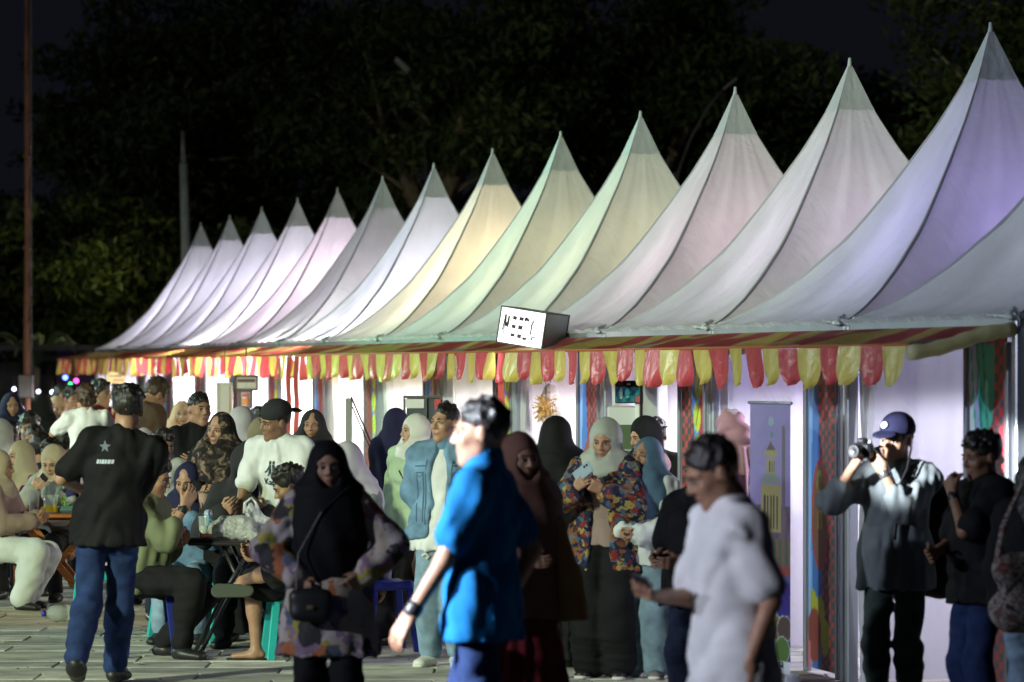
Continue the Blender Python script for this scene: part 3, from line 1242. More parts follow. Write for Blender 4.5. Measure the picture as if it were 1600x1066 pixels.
M_YEL = mat('vinyl_yellow', (.64, .54, .12), .36, transl=.36, wr=.35, wscale=9, var=.10, vscale=9, spec=.6)
M_PALE = mat('vinyl_pale_yellow', (.80, .77, .48), .35, transl=.5, wr=.3, wscale=8)
M_BLACK = mat('black_plastic', (.015, .015, .017), .4)
M_BULB = mat('bulb_lit', (1, 1, 1), .4, emit=22, ecol=(.95, .95, 1.0))
M_PAINT = mat('printed_banner', attr='Col', rough=.45, var=.05, vscale=3, wr=.12, wscale=6, spec=.4)


def hz(t):
    return float(np.interp(t, TT, HH))


def canopy_mesh(seed, t0=0.0, t1=1.0, off=0.0, nt_=34, nu=30, half=1.49):
    rs = np.random.RandomState(seed)
    V, F = [], []
    ph = rs.rand(8) * 6.28
    for side in range(4):
        base = len(V)
        for i in range(nt_ + 1):
            t = t0 + (t1 - t0) * i / nt_
            a = half * t + off * .6
            for j in range(nu + 1):
                u = -1 + 2 * j / nu
                bow = .055 * math.sin(math.pi * min(t, 1)) * (1 - u * u)
                n = a * (1 - bow)
                e = u * a * (1 - .02 * 0)
                z = EAVE + RISE * hz(t) - .035 * math.sin(math.pi * t) * (1 - u * u) + off
                w = math.sin(math.pi * t) * (1 - u ** 4)
                z += w * (.012 * math.sin(u * 9 + ph[side] + t * 3) + .007 * math.sin(u * 23 + t * 11 + ph[side + 1]) +
                          .010 * math.sin((abs(u) - t) * 14 + ph[side + 2]) * t * t)
                x, y = [(-n, -e), (e, -n), (n, e), (-e, n)][side]
                V.append((x, y, z))
        for i in range(nt_):
            for j in range(nu):
                q = base + i * (nu + 1) + j
                F.append((q, q + nu + 1, q + nu + 2, q + 1))
    return np.array(V), np.array(F)


def strip_mesh(p0, p1, ztop, drop, seed, n=60, rows=6, amp=.018, belly=.03):
    """a hanging strip of loose vinyl from p0 to p1 (local x, y)"""
    rs = np.random.RandomState(seed)
    p0, p1 = np.array(p0, float), np.array(p1, float)
    d = p1 - p0
    L = np.linalg.norm(d)
    d /= L
    nrm = np.array([d[1], -d[0]])
    ph = rs.rand(6) * 6.28
    V, F = [], []
    for i in range(n + 1):
        s = L * i / n
        for r in range(rows + 1):
            v = r / rows
            o = belly * math.sin(v * math.pi * .8) + amp * v * (math.sin(s * 17 + ph[0] + v * 3) * .5 + math.sin(s * 41 + ph[1] - v * 5) * .35)
            z = ztop - drop * v * (1 + .18 * math.sin(s * 7 + ph[2]) + .1 * math.sin(s * 19 + ph[3])) + .006 * math.sin(s * 13 + ph[4])
            q = p0 + d * s + nrm * o
            V.append((q[0], q[1], z))
    for i in range(n):
        for r in range(rows):
            a = i * (rows + 1) + r
            F.append((a, a + rows + 1, a + rows + 2, a + 1))
    return np.array(V), np.array(F)


def wall_mesh(p0, p1, z0, z1, seed, folds=7, amp=.02, n=70, rows=24, gather=0):
    rs = np.random.RandomState(seed)
    p0, p1 = np.array(p0, float), np.array(p1, float)
    d = p1 - p0
    L = np.linalg.norm(d)
    d /= L
    nrm = np.array([d[1], -d[0]])
    ph = rs.rand(8) * 6.28
    V, F = [], []
    for i in range(n + 1):
        s = i / n
        for r in range(rows + 1):
            v = r / rows
            zz = z0 + (z1 - z0) * v
            o = amp * (math.sin(s * folds * 6.28 + ph[0] + .8 * math.sin(v * 3 + ph[1])) * .6 + math.sin(s * folds * 2.3 * 6.28 + ph[2] + v) * .25)
            o += amp * .25 * math.sin(v * 9 + s * 5 + ph[3])
            ss = s * L
            if gather:
                ss = L * (.5 + (s - .5) * (1 - gather * math.sin(math.pi * min(max(v * 1.0, 0), 1)) ** 2))
            q = p0 + d * ss + nrm * o
            V.append((q[0], q[1], zz))
    for i in range(n):
        for r in range(rows):
            a = i * (rows + 1) + r
            F.append((a, a + rows + 1, a + rows + 2, a + 1))
    return np.array(V), np.array(F)


def paint_mesh(name, w, h, nx, ny, fn, mtl=None):
    """upright printed sheet in local x-z, colour from fn(u, v), v upwards"""
    xs, zs = np.linspace(0, 1, nx + 1), np.linspace(0, 1, ny + 1)
    V, C, F = [], [], []
    for i, u in enumerate(xs):
        for j, v in enumerate(zs):
            V.append((u * w, 0, v * h))
            C.append((*fn(u, v), 1))
    for i in range(nx):
        for j in range(ny):
            a = i * (ny + 1) + j
            F.append((a, a + ny + 1, a + ny + 2, a + 1))
    me = mesh_np(name, np.array(V), np.array(F), [mtl or M_PAINT], smooth=False)
    ca = me.color_attributes.new('Col', 'FLOAT_COLOR', 'POINT')
    ca.data.foreach_set('color', np.array(C, dtype=np.float32).ravel())
    return me


def brick(u, v, nu, nv, rot=0):
    x, y = u * nu, v * nv
    r = int(math.floor(x))
    y += (r % 2) * .5
    fx, fy = x - math.floor(x), y - math.floor(y)
    if fx < .14:
        return (.05, .05, .06)
    return (.50, .06, .05) if fy < .5 else (.07, .06, .07)


def inell(u, v, cu, cv, ru, rv):
    return ((u - cu) / ru) ** 2 + ((v - cv) / rv) ** 2 < 1


def art_a(u, v):
    """blue field, brick pillar, dark round-headed figure, yellow petals low down"""
    c = (.06, .20, .60) if u > .12 + .03 * math.sin(v * 9) else (.22, .45, .85)
    if u > .40 + .10 * math.sin(v * 4.2 + .4):
        c = brick(u, v, 9, 26)
    if u > .93:
        c = (.62, .05, .05) if int(v * 22) % 3 == 0 else (.10, .03, .05)
    if inell(u, v, .40, .47, .30, .17):
        c = (.50, .05, .04) if not inell(u, v, .40, .47, .26, .16) else (.22, .11, .07)
        if inell(u, v, .38, .56, .09, .045) or (.32 < u < .48 and .43 < v < .49):
            c = (.36, .36, .08)
    for (cu, cv, ru, rv) in ((.16, .215, .10, .025), (.22, .18, .14, .045), (.42, .17, .14, .055), (.58, .10, .15, .055)):
        if inell(u, v, cu, cv, ru, rv):
            c = (.45, .47, .05)
    if inell(u, v, .2, .10, .24, .085):
        c = (.27, .07, .05)
    if u < .08 and v < .08:
        c = (.7, .15, .2)
    return c


def art_b(u, v):
    c = brick(u, v, 8, 24)
    edge = .50 + .08 * math.sin(v * 13)
    if u > edge:
        c = (.08, .28, .75)
    if u > .80 + .05 * math.sin(v * 6):
        c = (.50, .03, .07)
    for k in range(9):
        cv = .97 - k * .11
        cu = .66 + .05 * (k % 2)
        if inell(u, v, cu, cv, .15, .052):
            c = (.02, .03, .02) if abs((u - cu) - (v - cv) * 2) < .012 and u > cu - .05 else (.55, .68, .02)
    if v < .26 and u > .55:
        c = (.05, .55, .18) if v > .12 else (.45, .08, .05)
    return c


def art_c(u, v):
    c = (.72, .84, .95) if u < .36 else (.05, .2, .62)
    if u > .42:
        x, y = u * 9, v * 21
        r = int(math.floor(x))
        c = (.60, .05, .07) if ((y + (r % 2) * .5) % 1) < .5 else (.10, .09, .11)
    top = 1 - v
    lim = .17 + .10 * math.sin(u * 3.2 + .6)
    if top < .20 - (u * .15) + .12 and u < .66 and top > .02 and u > (top - .02) * .6 and u < .72 - top * 1.1 + .12:
        c = (.02, .50, .38)
        q = (u - top * .55)
        if abs(q - .18) < .018 or abs(q - .34) < .018:
            c = (.01, .15, .12)
        if .04 < q < .14:
            c = (.45, .52, .85)
    if top < .02 and u < .4:
        c = (.02, .06, .35)
    return c


ART = [paint_mesh('printed_panel', .60, 2.06, 34, 130, fn) for fn in (art_a, art_b, art_c)]

leg_me = MB().box((0, 0, 1.1), (.07, .07, 2.2), None, 0, .008).me('leg', [M_ALU])
leg_me.name = 'leg'
prof_me = MB().box((0, 0, 1.03), (.045, .045, 2.06), None, 0, .006).me('panel_post', [M_STEEL])
bulb_me = MB().lathe([(.012, .10), (.016, .06), (.032, .03), (.036, 0), (.028, -.03), (.008, -.042)], n=14).me('bulb', [M_BULB], smooth=True)
cord_me = MB().tube([(0, 0, .10), (0, 0, .55)], .004, 6).me('cord', [M_BLACK])
tube_me = MB().tube([(-.5, 0, 0), (.5, 0, 0)], .013, 8).me('fluorescent_tube', [M_BULB])

# (bulb watts, bulb colour, upper lamp watts, upper lamp colour, how the canopy looks)
TENTS = {
    -1: (120, (0.84, 0.82, 1.0), 8, (0.8, 0.85, 1.0), 'nearest of the peaked tents, its white canopy cut by the edge of the picture'),
    0: (150, (0.9, 0.88, 1.0), 44, (0.46, 0.34, 1.0), 'tall peaked tent glowing violet on its near side, stage banner and dummy beneath'),
    1: (126, (0.93, 0.92, 1.0), 42, (0.88, 0.62, 0.9), 'peaked tent with a dusky mauve near side, second from the violet one'),
    2: (162, (0.95, 0.93, 1.0), 50, (1.0, 0.6, 0.76), 'peaked tent glowing rose pink on its near side behind the letter box sign'),
    3: (210, (1.0, 0.95, 0.9), 48, (0.9, 0.74, 0.34), 'mint green peaked tent with an olive near side, right of the sign box'),
    4: (273, (0.97, 0.94, 0.96), 58, (0.9, 0.74, 0.32), 'mint green peaked tent rising directly above the letter box sign'),
    5: (396, (1.0, 0.95, 0.9), 170, (1.0, 0.76, 0.38), 'the one warm yellow peaked tent in the row'),
    6: (400, (0.96, 0.94, 1.0), 80, (0.84, 0.78, 1.0), 'pale blue and lilac peaked tent beside the yellow one'),
    7: (450, (0.98, 0.94, 1.0), 55, (0.95, 0.7, 0.92), 'dull grey weathered peaked tent between the lilac and the pink'),
    8: (520, (1.0, 0.96, 1.0), 230, (1.0, 0.76, 0.92), 'brightest pink glowing peaked tent beside the grey weathered one'),
    9: (520, (1.0, 0.96, 1.0), 180, (0.92, 0.8, 1.0), 'pinkish lilac peaked tent, fourth from the far end of the row'),
    10: (520, (1.0, 0.96, 1.0), 170, (0.88, 0.8, 1.0), 'lilac glowing peaked tent, third from the far end of the row'),
    11: (520, (1.0, 0.92, 0.92), 160, (0.88, 0.8, 1.0), 'lilac grey peaked tent, second from the far end of the row'),
    12: (440, (0.95, 0.94, 1.0), 170, (0.9, 0.83, 1.0), 'last and smallest looking lilac peaked tent at the far end'),
}
tents = {}
for k, (bw, bc, uw, uc, lab) in TENTS.items():
    s = S0 + 3 * k
    t = thing('peaked_tent', lab, 'tent', rw(s, 8.716, 0), TH, 'peaked white tents in a row')
    tents[k] = t
    fab = M_FABG if k in (7,) else M_FAB
    V, F = canopy_mesh(100 + k)
    link('canopy', mesh_np('canopy', V, F, [fab]), t)
    V, F = canopy_mesh(100 + k, 0, .092, .008, 10, 16)
    link('peak_cap', mesh_np('peak_cap', V, F, [M_CAP]), t)
    tip = MB().lathe([(.022, -.03), (.015, .0), (.012, .035), (.0, .04)], (0, 0, EAVE + RISE + .005), 10).obj('peak_tip', M_CAP, t, True)
    # webbing seams on the hips, greyer than the canopy to paint in hip shade
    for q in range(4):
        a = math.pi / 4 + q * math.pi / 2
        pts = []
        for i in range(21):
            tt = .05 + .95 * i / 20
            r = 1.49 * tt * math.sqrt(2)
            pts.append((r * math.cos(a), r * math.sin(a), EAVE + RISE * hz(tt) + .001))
        MB().tube(pts, [.005 + .008 * math.sin(math.pi * i / 20) for i in range(21)], 6).obj('hip_shade_seam', M_SEAM_SHADE, t, True)
    # loose shiny skirt along the eaves
    V, F = strip_mesh((-1.5, -1.5), (-1.5, 1.5), EAVE + .014, .105, 300 + k)
    link('eave_cover', mesh_np('eave_cover', V, F, [M_VIN if k not in (7, 8) else M_FABG]), t)
    if k == -1:
        V, F = strip_mesh((1.5, -1.5), (-1.5, -1.5), EAVE + .012, .09, 340, n=60)
        link('eave_cover', mesh_np('eave_cover', V, F, [M_VIN]), t)
    # crumpled fold where two canopies meet
    rs = np.random.RandomState(k + 50)
    pr = [cone((-1.50, -1.44 + .05 * rs.rand(), EAVE + .015), (-1.38, -1.15, EAVE + .045), .016, .010, .03),
          cone((-1.515, -1.48, EAVE - .01), (-1.505, -1.10, EAVE + .008), .018, .010, .03),
          cone((-1.42, -1.49, EAVE + .02), (-1.05, -1.44, EAVE + .06 + .02 * rs.rand()), .018, .010, .03)]
    V, F = sdf_mesh(pr, .010, amp=.005, nf=60, seed=k + 60)
    link('gutter_fold', mesh_np('gutter_fold', V, F, [M_VIN]), t)
    # frame
    for (x, y) in ((-1.46, -1.46), (1.46, -1.46), (-1.46, 1.46), (1.46, 1.46)):
        link('leg', leg_me, t, (x, y, -.02))
    mb = MB()
    for a, b in (((-1.46, -1.42), (-1.46, 1.42)), ((1.46, -1.42), (1.46, 1.42)), ((-1.42, 1.46), (1.42, 1.46)), ((-1.42, -1.46), (1.42, -1.46))):
        mb.bar((*a, 2.165), (*b, 2.165), .05, .05)
    mb.obj('eave_rail', M_ALU, t)
    # fabric walls
    V, F = wall_mesh((1.40, 1.40), (-1.40, 1.40), .01, 2.12, 400 + k, 6.2, .048)
    link('side_wall', mesh_np('side_wall', V, F, [M_WALL]), t)
    V, F = wall_mesh((1.42, -1.38), (1.42, 1.38), .01, 2.12, 430 + k, 3, .02)
    link('back_wall', mesh_np('back_wall', V, F, [M_WALL]), t)
    # gathered curtain at the far front corner
    V, F = wall_mesh((-1.40, 1.38), (-1.52, .98 if k > -1 else .88), .02, 2.10, 460 + k, 5, .045, 50, 20, .18)
    link('curtain', mesh_np('curtain', V, F, [M_CURT]), t)
    if k == -1:
        V, F = wall_mesh((-1.44, -1.53), (1.45, -1.53), .02, 2.14, 490, 22, .035, 260, 16)
        link('drape', mesh_np('drape', V, F, [mat('silver_drape', (.42, .47, .55), .3, transl=.15, spec=.8, wr=.3, wscale=5)]), t)
    # printed panel between two slim posts, at the near end of the front
    a = ART[2 if k == -1 else (k % 2)]
    y1 = -1.34
    o = link('printed_panel', a, t, (-1.47, y1 + .64, .03), R(-90))
    link('panel_post', prof_me, t, (-1.47, y1 + .67, .0))
    link('panel_post', prof_me, t, (-1.47, y1 + .01, .0))
    # lamps of the stall
    bx, by, bz = -.35, -.2, 2.02
    link('bulb', bulb_me, t, (bx, by, bz))
    link('lamp_cord', cord_me, t, (bx, by, bz))
    link('fluorescent_tube', tube_me, t, (.2, .2, 2.10))
    q_ = rw(s + by, 8.716 + bx, bz - .09)
    lamp('stall_lamp', 'SPOT', q_, bw, bc, .05, q_ + Vector((0, 0, -1)), 172, .15)
    lamp('stall_upper_lamp', 'POINT', rw(s - .1, 8.75, 2.30), uw, uc, .12)

# bright work lamps hung at the front of the far stalls
M_FLOOD = mat('work_lamp_lit', (1, 1, 1), .4, emit=60, ecol=(1, .97, .95))
for i, (x, y, k, w) in enumerate([(322, 574, 9, 320), (442, 564, 7, 330), (500, 590, 6, 420)]):
    s = S0 + 3 * k
    Zt = s * CT + 7.35 * ST
    P = px(x, y, Zt)
    o = thing('work_lamp', ['round white work lamp hanging over the stall of the bending man in brown', 'dazzling white work lamp hung under the striped awning above the man in the logo tee',
                            'white work lamp hung low above the dark hijab girl'][i], 'lamp', P, 0, 'work lamps under the awning')
    MB().lathe([(.02, .05), (.06, .03), (.075, -.01), (.07, -.012)], n=16).obj('lamp_shade', M_STEEL, o, True)
    MB().lathe([(.064, -.004), (.05, -.035), (.0, -.045)], n=16, cap=False).obj('lamp_face', M_FLOOD, o, True)
    MB().tube([(0, 0, .05), (0, 0, max(.1, 2.14 - P.z))], .005, 6).obj('lamp_cord', M_BLACK, o)
    lamp('work_lamp_light', 'POINT', P + Vector((0, 0, -.12)), w, (1, .96, .95), .06)

# ------------------------------------------------------------------ striped awning with scalloped valance
PV, SP = 6.62, .381
S_A, S_B = 19.46, 61.55
NF = int((S_B - S_A) / SP)
aw = thing('striped_awning', 'long red and yellow striped plastic awning with a scalloped edge along the tent fronts', 'awning', (0, 0, 0))
V, F, mi = [], [], []
nsub, rows = 4, 7
def und(s):
    return .030 * math.sin(s * 2.1) + .018 * math.sin(s * 5.3 + 1) + .010 * math.sin(s * 9.7)
for i in range(NF * nsub + 1):
    s = S_A + i * SP / nsub
    for r in range(rows + 1):
        v = r / rows
        p = 7.205 + (PV - 7.205) * v
        z = 2.150 + (2.035 - 2.150) * v + und(s) * math.sin(v * math.pi * .85) * .9 - .02 * math.sin(v * math.pi)
        z += .01 * math.sin(s * 14 + v * 9) * math.sin(v * math.pi)
        P = rw(s + .12 * (1 - v), p, z)
        V.append(tuple(P))
for i in range(NF * nsub):
    for r in range(rows):
        a = i * (rows + 1) + r
        F.append((a, a + 1, a + rows + 2, a + rows + 1))
        mi.append((i // nsub + 1) % 2)
link('awning_sheet', mesh_np('awning_sheet', np.array(V), np.array(F), [mat('awning_red_shaded', (.26, .04, .04), .5, transl=.2, var=.15), mat('awning_yellow_shaded', (.33, .25, .07), .5, transl=.2, var=.15)], mi), aw)  # flap colours darkened to paint the shade on the sheet's underside
flaps = []
for q in range(7):
    rs = random.Random(q * 3 + 1)
    V, F = [], []
    nx_, ny_ = 8, 9
    tw = rs.uniform(-.35, .35)
    cur = rs.uniform(.01, .04)
    L = .232 * rs.uniform(.92, 1.06)
    for j in range(ny_ + 1):
        v = j / ny_
        if v < .45:
            hw = .190 * (1 - .12 * v)
        else:
            hw = .1797 * math.sqrt(max(0.015, 1 - ((v - .45) / .56) ** 1.9))
        for i in range(nx_ + 1):
            u = -1 + 2 * i / nx_
            y = u * hw + tw * .05 * v
            x = -.012 - cur * v * (1 - u * u) + tw * .10 * v * u + .012 * math.sin(u * 5 + q) * v
            V.append((x, y, -L * v * (1 - .04 * abs(u))))
    for j in range(ny_):
        for i in range(nx_):
            a = j * (nx_ + 1) + i
            F.append((a, a + 1, a + nx_ + 2, a + nx_ + 1))
    flaps.append([mesh_np('flap', np.array(V), np.array(F), [m]) for m in (M_RED, M_YEL)])
rs = random.Random(9)
for i in range(NF):
    s = S_A + (i + .5) * SP
    m = flaps[rs.randrange(7)][(i + 1) % 2]
    o = link('flap', m, aw, rw(s, PV, 2.035 + .004 * math.sin(i)), TH + rs.uniform(-.09, .09))
    o.scale = (1, rs.uniform(.97, 1.02), rs.uniform(.92, 1.08))
    o.rotation_euler.y = rs.uniform(-.14, .14)
# hem rope along the front, pale end strip back to the tent corner
MB().tube([rw(S_A + (S_B - S_A) * i / 40, PV + .008, 2.042) for i in range(41)], .010, 6).obj('hem_rope', mat('rope_orange', (.35, .10, .03), .7), aw)
a, b = rw(S_A - .02, PV, 2.03), rw(19.47, 7.22, 2.155)
mb = MB().tube([a.lerp(b, i / 14) + Vector((0, 0, -.03 - .010 * math.sin(i * .45))) for i in range(15)], [.040 + .004 * math.sin(i * 1.9) for i in range(15)], 12)
mb.obj('end_strip', M_PALE, aw, True)
# slim support struts from the tent fronts to the hem
for j in range(0, 15, 2):
    s = 19.5 + 3 * j
    MB().tube([rw(s, 7.25, 2.12), rw(s, PV + .02, 2.045)], .011, 6).obj('strut', M_STEEL, aw)

# ------------------------------------------------------------------ lit sign box on the awning
Zs = 30.2
sg = thing('sign_box', 'small lit white sign box with broken black lettering standing on the awning', 'sign', px(811, 540, Zs), 0)
sg.rotation_euler = (R(-2), R(8.5), R(-27))
W_, D_, H_ = .40, .40, .285
fc = MB()
M_SIGN = mat('sign_panel_lit', (.8, .8, .8), .4, emit=1.15, ecol=(1, .98, 1))
M_SIGNS = mat('sign_side', (.30, .36, .36), .25, wr=.3, wscale=6, spec=.7)
MB().box((0, 0, H_ / 2), (W_ - .004, .006, H_ - .004)).obj('lit_panel', M_SIGN, sg)
MB().box((0, D_, H_ / 2), (W_ - .004, .006, H_ - .004)).obj('back_panel', M_SIGNS, sg)
for x in (-1, 1):
    MB().box((x * (W_ / 2 - .003), D_ / 2, H_ / 2), (.006, D_ - .01, H_ - .01)).obj('side_panel', M_SIGNS, sg)
MB().box((0, D_ / 2, H_ - .003), (W_ - .01, D_ - .01, .006)).obj('top_panel', M_SIGNS, sg)
MB().box((0, D_ / 2, .003), (W_ - .01, D_ - .01, .006)).obj('bottom_panel', M_SIGN, sg)
fr = MB()
e = .0055
for x in (-1, 1):
    for y in (0, D_):
        fr.box((x * W_ / 2, y, H_ / 2), (e * 2, e * 2, H_ + e * 2))
    for z in (0, H_):
        fr.box((x * W_ / 2, D_ / 2, z), (e * 2, D_, e * 2))
for y in (0, D_):
    for z in (0, H_):
        fr.box((0, y, z), (W_, e * 2, e * 2))
fr.obj('frame', M_BLACK, sg)
LET = [([(278, 320), (298, 420), (312, 540)], 13), ([(205, 300), (218, 430), (232, 600)], 13), ([(205, 300), (240, 440), (275, 520)], 20), ([(275, 520), (288, 440), (275, 320)], 17), ([(240, 440), (262, 600), (270, 700)], 7), ([(262, 470), (292, 478)], 18),
       ([(390, 310), (393, 375)], 42), ([(515, 310), (524, 375)], 46), ([(592, 330), (625, 318), (665, 372)], 24), ([(600, 312), (603, 375)], 24), ([(416, 475), (422, 540)], 42), ([(545, 470), (552, 545)], 46),
       ([(447, 640), (455, 700)], 44), ([(577, 640), (583, 710)], 44), ([(657, 685), (672, 722), (700, 700), (722, 720)], 24), ([(716, 680), (718, 722)], 16),
       ([(757, 350), (745, 440), (762, 520), (778, 612)], 15), ([(730, 430), (755, 440)], 16), ([(808, 656), (892, 659)], 10), ([(820, 655), (836, 720)], 15), ([(655, 480), (658, 560)], 5)]
M_INK = mat('sign_ink', (.03, .015, .04), .6)
def crop2uv(x, y):
    v = (y - 160 - 5 * ((x - 75) / 870)) / 685
    u = (x - 75 - 120 * v) / 870
    return u, v
for pts, w in LET:
    mb = MB()
    P2 = []
    for (x, y) in pts:
        u, v = crop2uv(x, y)
        P2.append(Vector(((u - .5) * W_, -.0045, (1 - v) * H_)))
    for a, b in zip(P2[:-1], P2[1:]):
        mb.bar(a, b + (b - a) * .02, w * 1.75 / 870 * W_, .003, 0, 0, (0, 1, 0))
    mb.obj('letter_stroke', M_INK, sg)
lamp('sign_glow', 'POINT', px(812, 556, Zs - .12), 9, (1, .97, 1), .05)

# ------------------------------------------------------------------ trees, poles and lamps behind
M_BARK = mat('bark', (.30, .22, .17), .9, bump=.6, bscale=14, var=.3)
M_LEAF = [mat('leaf_dark', (.045, .075, .022), .6, transl=.25, var=.5, vscale=.6), mat('leaf_mid', (.07, .105, .03), .6, transl=.25, var=.5, vscale=.6),
          mat('leaf_olive', (.085, .10, .035), .6, transl=.25, var=.5, vscale=.6)]


def leaf_cloud(name, clumps, n, size, mats, parent, seed):
    """n small leaf-shaped faces spread through ellipsoidal clumps: (centre, radii)"""
    rs = np.random.RandomState(seed)
    vol = np.array([np.prod(c[1]) ** .8 for c in clumps])
    pick = rs.choice(len(clumps), n, p=vol / vol.sum())
    C = np.array([c[0] for c in clumps])[pick]
    Rr = np.array([c[1] for c in clumps])[pick]
    d = rs.randn(n, 3)
    d /= np.linalg.norm(d, axis=1)[:, None]
    P = C + d * Rr * (rs.rand(n, 1) ** .5) * 1.05
    a = rs.randn(n, 3)
    a[:, 2] -= .5
    a /= np.linalg.norm(a, axis=1)[:, None]
    b = np.cross(a, rs.randn(n, 3))
    b /= np.linalg.norm(b, axis=1)[:, None]
    L = size * (.6 + .9 * rs.rand(n, 1))
    W = L * .38
    V = np.stack([P - a * L, P + b * W, P + a * L, P - b * W], 1).reshape(-1, 3)
    F = np.arange(4 * n).reshape(-1, 4)
    mi = (pick + rs.randint(0, 2, n)) % len(mats)
    me = mesh_np(name, V, F, mats, mi, smooth=False)
    return link(name, me, parent)


def tree(label, base, trunk_h, crown_pts, seed, nleaf=26000, leaf=.15, mats=None, spread=1.9, tr=.35, name='tree'):
    rs = random.Random(seed)
    base = Vector(base)
    t = thing(name, label, 'tree', base)
    fork = Vector((rs.uniform(-.4, .4), rs.uniform(-.4, .4), trunk_h))
    MB().tube([(0, 0, -.1), (0, 0, trunk_h * .35), fork * .75, fork], [tr * 1.35, tr, tr * .85, tr * .75], 12).obj('trunk', M_BARK, t, True)
    clumps = []
    for cp in crown_pts:
        c = Vector(cp) - base
        mid = fork.lerp(c, .5) + Vector((rs.uniform(-.8, .8), rs.uniform(-.8, .8), rs.uniform(.1, 1.0)))
        pts = [fork, fork.lerp(mid, .5) + Vector((rs.uniform(-.3, .3), 0, rs.uniform(-.2, .5))), mid, mid.lerp(c, .55) + Vector((0, rs.uniform(-.4, .4), rs.uniform(-.3, .3))), c]
        mb = MB().tube(pts, [tr * .55, tr * .42, tr * .3, tr * .18, .03], 8)
        for k in range(5):
            f = rs.uniform(.35, .95)
            i = min(int(f * 4), 3)
            q = pts[i].lerp(pts[i + 1], f * 4 - i)
            e = q + Vector((rs.uniform(-1, 1), rs.uniform(-.8, .8), rs.uniform(-.1, .9))) * spread
            m2 = q.lerp(e, .5) + Vector((0, 0, rs.uniform(-.2, .3)))
            mb.tube([q, m2, e], [tr * .16, tr * .1, .015], 6)
            for _ in range(3):
                w = e + Vector((rs.gauss(0, .6), rs.gauss(0, .6), rs.gauss(.1, .4)))
                clumps.append((tuple(w), (rs.uniform(.5, 1.1) * spread * .55, rs.uniform(.5, 1.1) * spread * .55, rs.uniform(.3, .6) * spread * .5)))
        mb.obj('limb', M_BARK, t, True)
        for _ in range(3):
            clumps.append((tuple(c + Vector((rs.gauss(0, .7), rs.gauss(0, .7), rs.gauss(0, .5)))), (spread * .6, spread * .6, spread * .35)))
    leaf_cloud('crown', clumps, nleaf, leaf, mats or M_LEAF, t, seed)
    return t


def pp(x, y, Z, dz=0):
    return px(x, y, Z + dz)


Zt = 74
bs = lambda x, Z: (px(x, 0, Z).x, Z, 0)
tree('broad dark tree whose crown spreads behind the pale tilted lamp pole', bs(330, 80), 4.2,
     [pp(x, y, 79, d) for x, y, d in ((180, 200, 1), (230, 330, -2), (300, 110, 2), (330, 250, -3), (420, 170, 0), (450, 300, 2), (400, 40, 3), (270, 400, 1), (150, 440, 2))], 3, 42000, .11)
tree('large spreading tree with bare forking limbs behind the middle tents', bs(690, 76), 4.0,
     [pp(x, y, 76, d) for x, y, d in ((540, 120, 1), (600, 210, -2), (660, 60, 2), (720, 180, -3), (800, 110, 0), (840, 230, 2), (560, 300, 2), (900, 60, 1), (640, 330, -1))], 7, 24000, .11, spread=1.9, tr=.42)
tree('tall dark tree mass behind the mint green tents', bs(1020, 82), 4.5,
     [pp(x, y, 82, d) for x, y, d in ((930, 150, 1), (1000, 60, -2), (1060, 180, 2), (1120, 110, -3), (1180, 230, 0), (1080, 290, 2), (960, 260, 1), (1240, 300, 1), (880, -20, 1))], 11, 34000, .11)
tree('low dim tree behind the tall mauve and violet peaks', bs(1330, 88), 3.5,
     [pp(x, y, 88, d) for x, y, d in ((1220, 250, 1), (1290, 210, -2), (1350, 260, 2), (1430, 230, -3), (1480, 170, 0), (1400, 310, 2), (1500, 260, 2))], 13, 20000, .11)
tree('dark tree showing beside the very tallest peak at the edge', bs(1650, 70), 4,
     [pp(x, y, 70, d) for x, y, d in ((1600, 90, 1), (1580, 160, -2), (1640, 60, 2), (1620, 200, 0), (1700, 120, 1))], 17, 12000, .1)
ms = [mat('leaf_lit', (.085, .10, .022), .5, transl=.3, var=.4, vscale=1.2), M_LEAF[1]]
tree('small bright yellow green tree catching light left of the farthest peak', bs(215, 70), 1.6,
     [pp(x, y, 70, d) for x, y, d in ((190, 440, 1), (225, 415, -1), (250, 460, 1), (170, 480, 0), (210, 495, 0), (140, 500, 1), (255, 430, 0))], 19, 12000, .09, ms, 1.1, .14)
tree('shadowy low tree at the dark left side beside the rusty mast', bs(40, 78), 2,
     [pp(x, y, 78, d) for x, y, d in ((20, 380, 1), (70, 420, -1), (-20, 450, 1), (60, 500, 0), (100, 470, 0), (10, 520, 1))], 23, 14000, .10, None, 1.5, .2)
# pale leafy plant
pl = thing('palm_plant', 'pale ghostly palm fronds beside the rusty mast at the far left', 'plant', (px(55, 0, 66).x, 66, 0))
rs = random.Random(4)
MB().tube([(0, 0, 0), (.03, 0, 1.9)], [.07, .05], 8).obj('trunk', M_BARK, pl, True)
M_FROND = mat('frond', (.12, .16, .10), .5, transl=.25)
for k in range(13):
    a = k * 2 * math.pi / 13 + rs.uniform(-.2, .2)
    L = rs.uniform(.9, 1.35)
    mb = MB()
    vs = []
    for i in range(9):
        f = i / 8
        r = L * f
        z = 1.9 + .75 * math.sin(f * 1.9) * L - .55 * f * f * L
        w = .11 * math.sin(math.pi * min(1, f * .9 + .08))
        c = Vector((math.cos(a) * r, math.sin(a) * r, z))
        n = Vector((-math.sin(a), math.cos(a), 0))
        vs += [tuple(c - n * w - Vector((0, 0, w * .5))), tuple(c + Vector((0, 0, .01))), tuple(c + n * w - Vector((0, 0, w * .5)))]
    mb.add(vs, [f for i in range(8) for f in ((i * 3, i * 3 + 1, i * 3 + 4, i * 3 + 3), (i * 3 + 1, i * 3 + 2, i * 3 + 5, i * 3 + 4))])
    mb.obj('frond', M_FROND, pl)
